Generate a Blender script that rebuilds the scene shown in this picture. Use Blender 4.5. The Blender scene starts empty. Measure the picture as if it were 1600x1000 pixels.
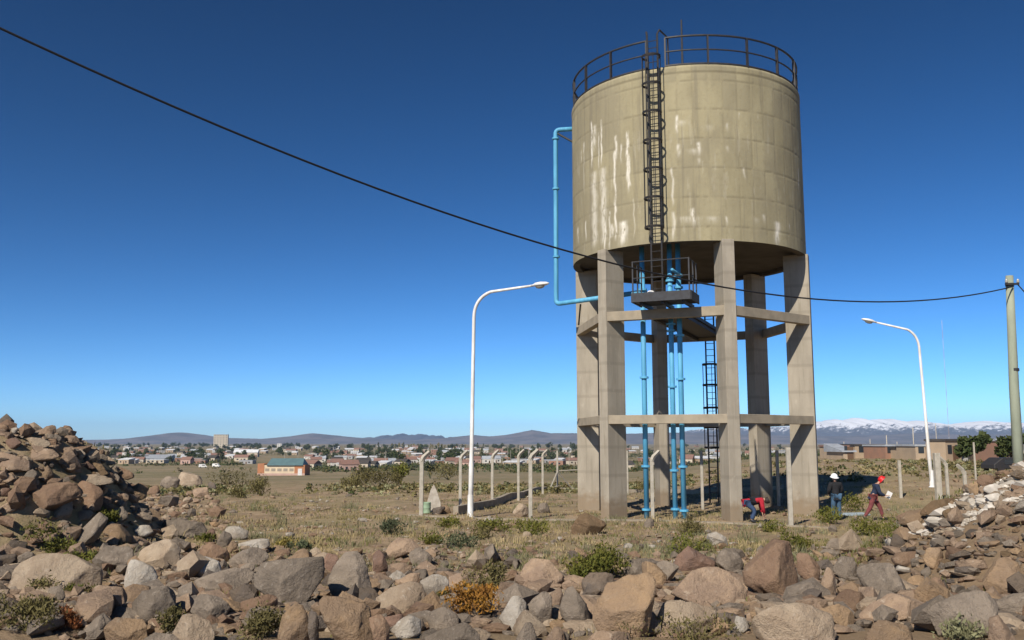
import bpy, math, random
import numpy as np
from mathutils import Vector, Matrix

random.seed(7); RNG = np.random.default_rng(11)
sc = bpy.context.scene
COL = sc.collection
R = math.radians

# ------------------------------------------------------------------ camera, sky, sun, exposure
F_PX, HOR, EYE = 1427.4, 691.0, 3.0            # focal length in photo pixels, horizon row, eye height
PITCH = math.atan((HOR - 500) / F_PX)
cam = bpy.data.objects.new('camera', bpy.data.cameras.new('camera'))
COL.objects.link(cam)
cam.data.sensor_width = 36.0
cam.data.lens = 36.0 * F_PX / 1600.0
cam.data.clip_start = 0.1
cam.data.clip_end = 60000
cam.location = (0, 0, EYE)
cam.rotation_euler = (math.pi / 2 + PITCH, 0, 0)
sc.camera = cam

SUN_EL = R(40)
SUN_AZ = math.atan2(-0.485, -0.875)               # azimuth of the sun from +Y towards +X (behind the camera, on its left side)
world = bpy.data.worlds.new('World'); sc.world = world
world.use_nodes = True
nt = world.node_tree
for n in list(nt.nodes): nt.nodes.remove(n)
sky = nt.nodes.new('ShaderNodeTexSky'); sky.sky_type = 'NISHITA'; sky.sun_disc = False
sky.sun_elevation = SUN_EL; sky.sun_rotation = SUN_AZ
sky.altitude = 1500; sky.air_density = 0.6; sky.dust_density = 0.8; sky.ozone_density = 3.0
bg = nt.nodes.new('ShaderNodeBackground'); bg.inputs['Strength'].default_value = 0.0355
gam = nt.nodes.new('ShaderNodeGamma'); gam.inputs['Gamma'].default_value = 1.65
out = nt.nodes.new('ShaderNodeOutputWorld')
nt.links.new(sky.outputs['Color'], gam.inputs['Color'])
hue = nt.nodes.new('ShaderNodeHueSaturation'); hue.inputs['Hue'].default_value = 0.490; hue.inputs['Saturation'].default_value = 1.06
nt.links.new(gam.outputs['Color'], hue.inputs['Color'])
nt.links.new(hue.outputs['Color'], bg.inputs['Color'])
nt.links.new(bg.outputs['Background'], out.inputs['Surface'])

sd = bpy.data.lights.new('sun', 'SUN'); sd.energy = 5.0; sd.angle = R(0.53); sd.color = (1.0, 0.93, 0.83)
sun = bpy.data.objects.new('sun', sd); COL.objects.link(sun)
SUN_DIR = Vector((math.sin(SUN_AZ) * math.cos(SUN_EL), math.cos(SUN_AZ) * math.cos(SUN_EL), math.sin(SUN_EL)))
sun.rotation_euler = SUN_DIR.to_track_quat('Z', 'Y').to_euler()
sun.location = SUN_DIR * 60

sc.view_settings.view_transform = 'Standard'; sc.view_settings.look = 'None'
sc.view_settings.exposure = 0.25; sc.view_settings.gamma = 1.0; sc.view_settings.use_curve_mapping = False
sc.render.engine = 'CYCLES'
sc.cycles.volume_bounces = 0
sc.cycles.max_bounces = 6

# ------------------------------------------------------------------ small maths
def ray(px, py):
    u = (px - 800) / F_PX; v = (py - 500) / F_PX
    y = math.cos(PITCH) + v * math.sin(PITCH); z = math.sin(PITCH) - v * math.cos(PITCH)
    return u / y, z / y
def at(px, py, Y):
    rx, rz = ray(px, py)
    return Vector((rx * Y, Y, EYE + rz * Y))

_perm = RNG.permutation(512).astype(np.int64); _perm = np.concatenate([_perm, _perm, _perm])
_grad = RNG.normal(size=(512, 3)); _grad /= np.linalg.norm(_grad, axis=1)[:, None]
def noise3(P):
    P = np.asarray(P, float); i = np.floor(P).astype(np.int64); f = P - i
    i &= 255
    w = f * f * f * (f * (f * 6 - 15) + 10); res = 0.0
    for dx in (0, 1):
        for dy in (0, 1):
            for dz in (0, 1):
                h = _perm[_perm[_perm[i[:, 0] + dx] + i[:, 1] + dy] + i[:, 2] + dz]
                d = (_grad[h] * (f - (dx, dy, dz))).sum(1)
                res = res + d * np.where(dx, w[:, 0], 1 - w[:, 0]) * np.where(dy, w[:, 1], 1 - w[:, 1]) * np.where(dz, w[:, 2], 1 - w[:, 2])
    return res
def fbm(P, oct=4, gain=0.5, lac=2.03):
    P = np.asarray(P, float); a, s = 1.0, 0.0
    for _ in range(oct):
        s = s + a * noise3(P); P = P * lac + 17.3; a *= gain
    return s
def fbm2(x, y, sc_, oct=4, seed=0.0):
    return fbm(np.stack([x * sc_ + seed, y * sc_ - seed, np.full_like(x, 3.7 + seed)], 1), oct)
def sstep(a, b, x):
    t = np.clip((x - a) / (b - a), 0, 1); return t * t * (3 - 2 * t)

# ------------------------------------------------------------------ terrain height
LD = np.log(np.array([1, 45, 60, 100, 200, 350, 500, 700, 1000, 2000, 4000, 16000.]))
LZ = np.array([0, 0, -.25, -1.6, -5.0, -9.3, -11.7, -12.7, -13.0, -12.7, -12.7, -13.2])
RD = np.log(np.array([1, 44, 61, 75, 100, 200, 400, 700, 1000, 2000, 4000, 16000.]))
RZ = np.array([0, 0.05, .85, .85, .8, .0, -2.5, -6.0, -9.0, -11.8, -12.7, -13.2])
def height(x, y):
    x = np.asarray(x, float).ravel(); y = np.asarray(y, float).ravel()
    d = np.hypot(x, y) + 1e-6; ld = np.log(np.maximum(d, 1.0))
    s = np.where(y > 1, x / np.maximum(y, 1), np.sign(x) * 2)
    b = sstep(0.10, 0.32, s)
    z = np.interp(ld, LD, LZ) * (1 - b) + np.interp(ld, RD, RZ) * b
    z = z + 0.55 * sstep(22, 9, y)                                                 # bank the camera looks from
    # stone heap on one side
    hx, hy = (x + 15.2) / 4.95, (y - 26.5) / 5.5
    q = np.hypot(hx, hy); z = z + 2.95 * (1 - sstep(0.42, 1.10, q)) + .25 * (1 - sstep(.6, 1.9, q))
    # earth and rubble mound on the other side
    mx, my = (x - 14.2) / 6.3, (y - 20.8) / 6.4
    q2 = np.hypot(mx, my); z = z + 2.75 * np.maximum(0, 1 - q2 * q2) ** 1.15
    near = 1 - sstep(120, 400, d)
    z = z + near * (0.16 * fbm2(x, y, 0.22, 3, 1.3) + 0.07 * fbm2(x, y, 0.9, 3, 5.1)) * (0.35 + 0.65 * (np.hypot((x - 7.8), (y - 40)) > 9))
    z = z + (1 - near) * sstep(200, 900, d) * 0.8 * fbm2(x, y, 0.004, 3, 9.0)
    return z
_gx = np.arange(-48, 48.01, .2); _gy = np.arange(4, 84.01, .2)
_GX, _GY = np.meshgrid(_gx, _gy); _GZ = height(_GX, _GY).reshape(_GX.shape)
def hfast(x, y):
    u = np.clip((np.asarray(x, float) + 48) / .2, 0, len(_gx) - 1.001); v = np.clip((np.asarray(y, float) - 4) / .2, 0, len(_gy) - 1.001)
    i = u.astype(int); j = v.astype(int); u = u - i; v = v - j
    return (_GZ[j, i] * (1 - u) + _GZ[j, i + 1] * u) * (1 - v) + (_GZ[j + 1, i] * (1 - u) + _GZ[j + 1, i + 1] * u) * v
def hz(x, y):
    return float(hfast(x, y)) if abs(x) < 47.5 and 4 < y < 83 else float(height(np.array([x]), np.array([y]))[0])
_YN = np.arange(7, 78, .1); _YF = np.geomspace(78, 6000, 260)
def ground(px, py, far=False):
    """point of the ground under a photo point"""
    rx, rz = ray(px, py)
    for ys, hf in ((_YN, hfast), (_YF, height))[1 if far else 0:]:
        zz = EYE + rz * ys; h = hf(rx * ys, ys); k = np.nonzero(zz <= h)[0]
        if len(k):
            i = k[0]; Y = ys[i]
            if i > 0:
                a_ = zz[i - 1] - h[i - 1]; b_ = h[i] - zz[i]; Y = ys[i - 1] + (ys[i] - ys[i - 1]) * a_ / max(a_ + b_, 1e-9)
            return Vector((rx * Y, Y, hz(rx * Y, Y)))
    return Vector((rx * 300, 300, hz(rx * 300, 300)))

# ------------------------------------------------------------------ mesh and object helpers
def mesh_from(name, V, F, mats, mi=None, smooth=True):
    """V (n,3) array, F (m,k) array with equal k or a list of faces"""
    me = bpy.data.meshes.new(name)
    if isinstance(F, np.ndarray):
        V = np.asarray(V, np.float32); m, k = F.shape
        me.vertices.add(len(V)); me.vertices.foreach_set('co', V.ravel())
        me.loops.add(m * k); me.loops.foreach_set('vertex_index', F.astype(np.int32).ravel())
        me.polygons.add(m); me.polygons.foreach_set('loop_start', np.arange(0, m * k, k, dtype=np.int32))
        me.polygons.foreach_set('loop_total', np.full(m, k, np.int32))
        me.update(calc_edges=True)
    else:
        me.from_pydata([tuple(v) for v in V], [], [tuple(f) for f in F]); me.update()
    for m_ in (mats if isinstance(mats, (list, tuple)) else [mats]): me.materials.append(m_)
    if mi is not None: me.polygons.foreach_set('material_index', np.asarray(mi, np.int32))
    me.polygons.foreach_set('use_smooth', np.full(len(me.polygons), bool(smooth)))
    return me
def link(name, data, parent=None, loc=(0, 0, 0)):
    o = bpy.data.objects.new(name, data); COL.objects.link(o); o.location = loc
    if parent is not None: o.parent = parent
    return o
def tag(o, label=None, cat=None, group=None, kind=None):
    if label: o['label'] = label
    if cat: o['category'] = cat
    if group: o['group'] = group
    if kind: o['kind'] = kind
    return o
def thing(name, label, cat, loc=(0, 0, 0), group=None):
    return tag(link(name, None, None, loc), label, cat, group)
def copy_tree(o, parent=None):
    c = o.copy(); COL.objects.link(c)
    if parent is not None: c.parent = parent
    for ch in list(o.children): copy_tree(ch, c)
    return c

class MB:
    def __init__(s): s.v = []; s.f = []
    def add(s, vs, fs):
        b = len(s.v); s.v += [tuple(v) for v in vs]; s.f += [tuple(i + b for i in f) for f in fs]; return s
    def box(s, c, size, rotz=0, rotx=0, roty=0):
        m = Matrix.Rotation(rotz, 3, 'Z') @ Matrix.Rotation(roty, 3, 'Y') @ Matrix.Rotation(rotx, 3, 'X')
        c = Vector(c); h = Vector(size) / 2
        vs = [c + m @ Vector((x * h.x, y * h.y, z * h.z)) for x in (-1, 1) for y in (-1, 1) for z in (-1, 1)]
        return s.add(vs, [(0, 1, 3, 2), (4, 6, 7, 5), (0, 4, 5, 1), (2, 3, 7, 6), (0, 2, 6, 4), (1, 5, 7, 3)])
    def prism(s, poly, z0, z1):
        n = len(poly)
        vs = [(p[0], p[1], z0) for p in poly] + [(p[0], p[1], z1) for p in poly]
        fs = [tuple(reversed(range(n))), tuple(range(n, 2 * n))] + [(i, (i + 1) % n, n + (i + 1) % n, n + i) for i in range(n)]
        return s.add(vs, fs)
    def tube(s, path, r, seg=8, cap=True):
        path = [Vector(p) for p in path]; n = len(path)
        rs = r if isinstance(r, (list, tuple)) else [r] * n
        up = None; rings = []
        for i, p in enumerate(path):
            t = (path[min(i + 1, n - 1)] - path[max(i - 1, 0)]).normalized()
            if up is None:
                a = Vector((0, 0, 1)) if abs(t.z) < .9 else Vector((1, 0, 0))
                up = (a - t * a.dot(t)).normalized()
            else: up = (up - t * up.dot(t)).normalized()
            w = t.cross(up)
            rings.append([p + (up * math.cos(2 * math.pi * k / seg) + w * math.sin(2 * math.pi * k / seg)) * rs[i] for k in range(seg)])
        vs = [v for ring in rings for v in ring]; fs = []
        for i in range(n - 1):
            for k in range(seg):
                fs.append((i * seg + k, i * seg + (k + 1) % seg, (i + 1) * seg + (k + 1) % seg, (i + 1) * seg + k))
        if cap: fs += [tuple(reversed(range(seg))), tuple(range((n - 1) * seg, n * seg))]
        return s.add(vs, fs)
    def bar(s, a, b, w, h=None):
        a = Vector(a); b = Vector(b); return s.tube([a, b], w / 2 * 1.25, 4)
    def lathe(s, prof, seg=24, c=(0, 0, 0)):
        n = len(prof); vs = []; fs = []
        for r_, z in prof:
            for k in range(seg):
                a = 2 * math.pi * k / seg; vs.append((c[0] + r_ * math.cos(a), c[1] + r_ * math.sin(a), c[2] + z))
        for i in range(n - 1):
            for k in range(seg):
                fs.append((i * seg + k, i * seg + (k + 1) % seg, (i + 1) * seg + (k + 1) % seg, (i + 1) * seg + k))
        return s.add(vs, fs)
    def build(s, name, mat, parent=None, loc=None, smooth=False, bevel=0):
        """vertices are world coordinates; the object's own origin is put at loc (or the parent's place)"""
        o = loc if loc is not None else (parent_origin(parent) if parent is not None else Vector((0, 0, 0)))
        o = Vector(o)
        me = mesh_from(name, [Vector(v) - o for v in s.v], s.f, mat, smooth=smooth)
        if bevel:
            import bmesh
            bm = bmesh.new(); bm.from_mesh(me)
            bmesh.ops.bevel(bm, geom=list(bm.edges), offset=bevel, segments=1, affect='EDGES', clamp_overlap=True)
            bm.to_mesh(me); bm.free()
        ob = link(name, me, parent)
        ob.location = o - (parent_origin(parent) if parent is not None else Vector((0, 0, 0)))
        if smooth == 'auto': pass
        return ob
def parent_origin(p):
    o = Vector((0, 0, 0))
    while p is not None:
        o = o + Vector(p.location); p = p.parent
    return o

# ------------------------------------------------------------------ materials
def mat(name, col, rough=0.85, metal=0.0, spec=0.3):
    m = bpy.data.materials.new(name); m.use_nodes = True
    b = m.node_tree.nodes['Principled BSDF']
    b.inputs['Base Color'].default_value = (*col, 1); b.inputs['Roughness'].default_value = rough
    b.inputs['Metallic'].default_value = metal; b.inputs['Specular IOR Level'].default_value = spec
    return m
class NT:
    def __init__(s, m): s.t = m.node_tree; s.b = s.t.nodes['Principled BSDF']
    def n(s, typ, **kw):
        nd = s.t.nodes.new(typ)
        for k, v in kw.items():
            if k in nd.inputs: 
                if hasattr(v, 'is_output') or isinstance(v, bpy.types.NodeSocket): s.t.links.new(v, nd.inputs[k])
                else: nd.inputs[k].default_value = v
            else: setattr(nd, k, v)
        return nd
    def coord(s, rnd=True, kind='Object', scale=(1, 1, 1)):
        tc = s.n('ShaderNodeTexCoord')
        v = tc.outputs[kind]
        if rnd:
            oi = s.n('ShaderNodeObjectInfo'); mu = s.n('ShaderNodeMath', operation='MULTIPLY'); s.t.links.new(oi.outputs['Random'], mu.inputs[0]); mu.inputs[1].default_value = 37.0
            ad = s.n('ShaderNodeVectorMath', operation='ADD'); s.t.links.new(v, ad.inputs[0]); s.t.links.new(mu.outputs[0], ad.inputs[1]); v = ad.outputs[0]
        if scale != (1, 1, 1):
            mp = s.n('ShaderNodeVectorMath', operation='MULTIPLY'); s.t.links.new(v, mp.inputs[0]); mp.inputs[1].default_value = scale; v = mp.outputs[0]
        return v
    def noise(s, v, scale, detail=4, rough=.55, dist=0.0):
        nd = s.n('ShaderNodeTexNoise'); s.t.links.new(v, nd.inputs['Vector'])
        nd.inputs['Scale'].default_value = scale; nd.inputs['Detail'].default_value = detail; nd.inputs['Roughness'].default_value = rough; nd.inputs['Distortion'].default_value = dist
        return nd.outputs['Fac']
    def ramp(s, f, lo, hi):
        mr = s.n('ShaderNodeMapRange', interpolation_type='SMOOTHSTEP'); s.t.links.new(f, mr.inputs['Value'])
        mr.inputs['From Min'].default_value = lo; mr.inputs['From Max'].default_value = hi
        return mr.outputs[0]
    def mix(s, f, a, b, mode='MIX'):
        nd = s.n('ShaderNodeMix', data_type='RGBA', blend_type=mode)
        def put(sock, v):
            if isinstance(v, bpy.types.NodeSocket): s.t.links.new(v, sock)
            elif isinstance(v, (tuple, list)): sock.default_value = (*v[:3], 1)
            else: sock.default_value = v
        put(nd.inputs[0], f); put(nd.inputs[6], a); put(nd.inputs[7], b)
        return nd.outputs[2]
    def mul(s, a, b):
        nd = s.n('ShaderNodeMath', operation='MULTIPLY')
        for i, v in enumerate((a, b)):
            if isinstance(v, bpy.types.NodeSocket): s.t.links.new(v, nd.inputs[i])
            else: nd.inputs[i].default_value = v
        return nd.outputs[0]
    def bump(s, h, strength, dist=0.02):
        nd = s.n('ShaderNodeBump'); s.t.links.new(h, nd.inputs['Height']); nd.inputs['Strength'].default_value = strength; nd.inputs['Distance'].default_value = dist
        s.t.links.new(nd.outputs[0], s.b.inputs['Normal'])
    def color(s, c): s.t.links.new(c, s.b.inputs['Base Color'])

def varied(name, c1, c2, scale=6.0, rough=.85, bump=.0, bd=.01, metal=0, spec=.3, detail=5, stretch=(1, 1, 1)):
    m = mat(name, c1, rough, metal, spec); g = NT(m)
    v = g.coord(True, scale=stretch); f = g.noise(v, scale, detail, .6)
    g.color(g.mix(g.ramp(f, .35, .68), c1, c2))
    if bump: g.bump(g.noise(v, scale * 3, 4, .6), bump, bd)
    return m

def rock_mat(name, c1, c2, pale, pale_amt, speck=.5):
    m = mat(name, c1, .92, 0, .2); g = NT(m); v = g.coord(True)
    big = g.noise(v, 1.6, 5, .62, .6); mid = g.noise(v, 7, 6, .7); fine = g.noise(v, 38, 4, .7)
    c = g.mix(g.ramp(big, .36, .62), c1, c2)
    oi = g.n('ShaderNodeObjectInfo')
    hs = g.n('ShaderNodeHueSaturation'); mr = g.n('ShaderNodeMapRange'); g.t.links.new(oi.outputs['Random'], mr.inputs[0]); mr.inputs[3].default_value = .78; mr.inputs[4].default_value = 1.2
    g.t.links.new(mr.outputs[0], hs.inputs['Value']); g.t.links.new(c, hs.inputs['Color']); c = hs.outputs[0]
    c = g.mix(g.mul(g.ramp(mid, .56, .74), pale_amt), c, pale)
    c = g.mix(g.mul(g.ramp(mid, .44, .30), .6), c, tuple(x * .45 for x in c1))
    c = g.mix(g.mul(g.ramp(fine, .55, .75), speck * .5), c, tuple(x * .5 for x in c1))
    c = g.mix(g.mul(g.ramp(fine, .45, .25), speck * .4), c, tuple(min(1, x * 1.5) for x in pale))
    g.color(c)
    h = g.n('ShaderNodeMath', operation='ADD'); g.t.links.new(mid, h.inputs[0]); g.t.links.new(g.mul(fine, .35), h.inputs[1])
    g.bump(h.outputs[0], .95, .09)
    return m
ROCK = {
    'tan':    rock_mat('tan_stone', (.355, .25, .165), (.255, .18, .125), (.50, .40, .30), .7),
    'pale':   rock_mat('pale_stone', (.41, .32, .225), (.32, .24, .165), (.56, .47, .37), .6, .35),
    'gray':   rock_mat('grey_stone', (.255, .205, .155), (.18, .145, .11), (.42, .36, .29), .7),
    'dark':   rock_mat('dark_stone', (.135, .11, .09), (.165, .125, .09), (.26, .22, .18), .5),
    'brown':  rock_mat('brown_stone', (.25, .165, .105), (.205, .13, .085), (.36, .28, .20), .5),
    'ochre':  rock_mat('ochre_stone', (.335, .225, .13), (.26, .18, .115), (.42, .33, .23), .45),
    'red':    rock_mat('reddish_stone', (.235, .145, .10), (.18, .115, .085), (.34, .28, .22), .5),
    'white':  rock_mat('whitish_stone', (.47, .42, .35), (.32, .27, .21), (.66, .62, .55), .8, .35),
    'earth':  rock_mat('earth_lump', (.215, .14, .08), (.17, .115, .065), (.28, .21, .135), .4),
}
concrete = varied('column_concrete', (.36, .315, .245), (.275, .24, .185), 1.3, .9, .25, .01, stretch=(1, 1, .25))
m = concrete; g = NT(m); v = g.coord(False)
base_c = m.node_tree.nodes['Principled BSDF'].inputs['Base Color'].links[0].from_socket
wv = g.n('ShaderNodeTexWave', wave_type='BANDS', bands_direction='Z'); g.t.links.new(v, wv.inputs['Vector']); wv.inputs['Scale'].default_value = .28; wv.inputs['Distortion'].default_value = .3; wv.inputs['Detail'].default_value = 1
rust = g.noise(g.coord(False, scale=(1.2, 1.2, .12)), 2.2, 4, .6)
c = g.mix(g.mul(g.ramp(wv.outputs['Fac'], .93, 1.0), .35), base_c, (.19, .165, .125))
c = g.mix(g.mul(g.ramp(g.noise(g.coord(False, scale=(3, 3, .16)), 3.1, 5, .65), .52, .70), .5), c, (.20, .17, .12))
c = g.mix(g.mul(g.ramp(g.noise(g.coord(False, scale=(1, 1, .5)), 5, 5, .7), .58, .72), .35), c, (.46, .41, .32))
c = g.mix(g.mul(g.ramp(rust, .66, .80), .5), c, (.25, .13, .06))
geo = g.n('ShaderNodeNewGeometry'); sx = g.n('ShaderNodeSeparateXYZ'); g.t.links.new(geo.outputs['Position'], sx.inputs[0])
zz_ = g.n('ShaderNodeMath', operation='ADD'); g.t.links.new(sx.outputs['Z'], zz_.inputs[0]); g.t.links.new(g.mul(g.noise(g.coord(False), 3.0, 5, .65), -1.4), zz_.inputs[1])
c = g.mix(g.mul(g.ramp(zz_.outputs[0], .35, -.35), .75), c, (.215, .155, .095))   # soil splashed up the feet
c = g.mix(g.mul(g.ramp(g.noise(g.coord(False), .55, 5, .6), .5, .66), .3), c, (.22, .195, .15))
g.color(c)
beam_mat = varied('beam_concrete', (.34, .285, .205), (.26, .22, .16), 2.0, .9, .25, .01)
post_mat = varied('post_concrete', (.42, .38, .31), (.33, .30, .24), 5, .9, .3, .01)
kerb_mat = varied('kerb_concrete', (.33, .28, .21), (.24, .20, .145), 2.5, .92, .4, .02)
black_steel = varied('dark_paint_steel', (.022, .024, .028), (.04, .032, .026), 8, .55, 0, spec=.4)
grey_steel = varied('grey_paint_steel', (.045, .047, .052), (.035, .033, .034), 6, .6)
blue_pipe = varied('light_blue_paint', (.115, .40, .60), (.075, .285, .46), 3, .55, spec=.35, stretch=(1, 1, .2))
white_paint = varied('white_lamp_paint', (.80, .79, .76), (.60, .57, .51), 3.5, .45, spec=.4, stretch=(1, 1, .25))
lens_mat = mat('lamp_lens', (.35, .33, .28), .2, 0, .5)
green_pole = varied('greenish_pole_concrete', (.30, .325, .24), (.22, .24, .18), 1.5, .9, .3, .01, stretch=(1, 1, .3))
cable_mat = mat('black_cable', (.018, .018, .02), .6)
tin = mat('white_tin', (.7, .68, .64), .5)

# tank wall: tint and stain come from attributes made with the mesh
tank_mat = mat('tank_concrete', (.3, .26, .16), .9, 0, .2); g = NT(tank_mat); v = g.coord(False)
a1 = g.n('ShaderNodeAttribute', attribute_name='tint'); a2 = g.n('ShaderNodeAttribute', attribute_name='stain'); a3 = g.n('ShaderNodeAttribute', attribute_name='joint')
f = g.noise(g.coord(False, scale=(1, 1, .35)), .9, 6, .62); f2 = g.noise(v, 7, 5, .65)
c = g.mix(g.ramp(f, .33, .68), (.368, .322, .198), (.29, .252, .152))
c = g.mix(a1.outputs['Fac'], c, (.25, .22, .145))
c = g.mix(g.mul(g.ramp(f2, .5, .75), .35), c, (.21, .175, .10))
c = g.mix(g.mul(a3.outputs['Fac'], .42), c, (.15, .125, .075))
st = g.mul(a2.outputs['Fac'], g.ramp(g.noise(g.coord(False, scale=(1, 1, .3)), 9, 4, .6), .28, .55))
c = g.mix(g.mul(g.ramp(g.noise(g.coord(False, scale=(1, 1, .6)), .38, 6, .65), .46, .60), .6), c, (.235, .205, .135))
c = g.mix(g.mul(g.ramp(g.noise(g.coord(False, scale=(2.2, 2.2, .12)), 1.6, 5, .65), .52, .66), .5), c, (.19, .165, .115))
c = g.mix(st, c, (.70, .655, .55))
g.color(c); g.bump(f2, .3, .02)

# ground
ground_mat = mat('dry_ground', (.25, .19, .12), .95, 0, .1); g = NT(ground_mat); v = g.coord(False)
n1 = g.noise(v, .11, 5, .6, .4); n2 = g.noise(v, .55, 6, .65); n3 = g.noise(v, 3.2, 6, .7); n4 = g.noise(v, 19, 4, .7); n5 = g.noise(v, .035, 4, .6)
c = g.mix(g.ramp(n2, .40, .58), (.34, .25, .16), (.235, .17, .105))
c = g.mix(g.mul(g.ramp(n1, .45, .62), .6), c, (.24, .20, .105))
c = g.mix(g.mul(g.ramp(n3, .54, .66), .65), c, (.15, .135, .065))
c = g.mix(g.mul(g.ramp(n3, .42, .28), .6), c, (.31, .24, .16))
c = g.mix(g.mul(g.ramp(n4, .56, .74), .5), c, (.36, .30, .22))
c = g.mix(g.mul(g.ramp(n4, .44, .28), .55), c, (.12, .09, .055))
dist = g.n('ShaderNodeVectorMath', operation='DISTANCE'); g.t.links.new(g.coord(False, scale=(1, 1, 0)), dist.inputs[0]); dist.inputs[1].default_value = (14.2, 20.8, 0)
wob_ = g.n('ShaderNodeMath', operation='ADD'); g.t.links.new(dist.outputs['Value'], wob_.inputs[0]); g.t.links.new(g.mul(n2, 3.0), wob_.inputs[1])
soil = g.mix(g.ramp(n3, .35, .65), (.19, .13, .075), (.15, .105, .065)); soil = g.mix(g.mul(g.ramp(n4, .5, .72), .5), soil, (.28, .21, .14))
c = g.mix(g.mul(g.ramp(wob_.outputs[0], 8.6, 7.2), .9), c, soil)
geo = g.n('ShaderNodeNewGeometry'); sx = g.n('ShaderNodeSeparateXYZ'); g.t.links.new(geo.outputs['Position'], sx.inputs[0])
c = g.mix(g.mul(g.ramp(sx.outputs['Y'], 24, 18), .7), c, g.mix(.5, soil, (.22, .16, .105)))
far = g.ramp(sx.outputs['Y'], 70, 260)
cf = g.mix(g.ramp(n5, .42, .6), (.235, .185, .11), (.16, .145, .075))
cf = g.mix(g.ramp(g.noise(v, .013, 4, .6), .5, .62), cf, (.27, .21, .135))
cf = g.mix(g.mul(g.ramp(n2, .45, .62), .6), cf, (.08, .085, .038))
c = g.mix(g.mul(far, .8), c, cf)
g.color(c)
h = g.n('ShaderNodeMath', operation='ADD'); g.t.links.new(n3, h.inputs[0]); g.t.links.new(g.mul(n4, .4), h.inputs[1])
g.bump(h.outputs[0], .8, .08)

def leaf_mat(name, c1, c2, sc_=5.0):
    m = mat(name, c1, .75, 0, .15); g = NT(m); v = g.coord(True)
    c = g.mix(g.ramp(g.noise(v, sc_, 3, .6), .36, .64), c1, c2)
    oi = g.n('ShaderNodeObjectInfo'); hs = g.n('ShaderNodeHueSaturation'); mr = g.n('ShaderNodeMapRange'); g.t.links.new(oi.outputs['Random'], mr.inputs[0]); mr.inputs[3].default_value = .8; mr.inputs[4].default_value = 1.2
    g.t.links.new(mr.outputs[0], hs.inputs['Value']); g.t.links.new(c, hs.inputs['Color']); g.color(hs.outputs[0])
    return m
leaf_green = leaf_mat('bush_green', (.085, .095, .018), (.125, .115, .022))
leaf_olive = leaf_mat('bush_olive', (.135, .115, .042), (.095, .08, .032))
leaf_dark = leaf_mat('tree_dark_green', (.040, .055, .018), (.065, .078, .026), 1.0)
leaf_grey = leaf_mat('tree_grey_green', (.085, .095, .05), (.055, .068, .034), .6)
leaf_yellow = leaf_mat('tree_autumn', (.28, .22, .06), (.20, .17, .05), .6)
leaf_orange = leaf_mat('bush_orange', (.33, .165, .025), (.24, .11, .025))
leaf_rust = leaf_mat('bush_rust', (.25, .085, .03), (.17, .075, .03))
grass_dry = leaf_mat('dry_grass_blades', (.34, .265, .145), (.25, .20, .095), .7)
grass_green = leaf_mat('green_grass_blades', (.12, .125, .035), (.165, .15, .05), .7)
grass_pale = leaf_mat('pale_weeds', (.20, .195, .105), (.155, .15, .075), .7)
bark = varied('bark', (.12, .09, .06), (.08, .06, .04), 8)

# ------------------------------------------------------------------ ground sheet
fa = np.radians(np.arange(-44, 44.01, .17)); ba = np.radians(np.arange(44 + 4, 316 - 3.9, 4.0))
ang = np.concatenate([fa, ba]); NA = len(ang)
rad = np.concatenate([[.02], np.geomspace(2.5, 16000, 520)]); NR = len(rad)
AA, RR = np.meshgrid(ang, rad); gx = (np.sin(AA) * RR).ravel(); gy = (np.cos(AA) * RR).ravel()
gv = np.stack([gx, gy, height(gx, gy)], 1)
ii, jj = np.meshgrid(np.arange(NR - 1), np.arange(NA), indexing='ij'); j2 = (jj + 1) % NA
gf = np.stack([ii * NA + jj, (ii + 1) * NA + jj, (ii + 1) * NA + j2, ii * NA + j2], -1).reshape(-1, 4)[:, ::-1]
o = link('ground', mesh_from('ground', gv, gf, ground_mat)); tag(o, 'dry stony ground running out to the town', kind='structure')

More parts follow.
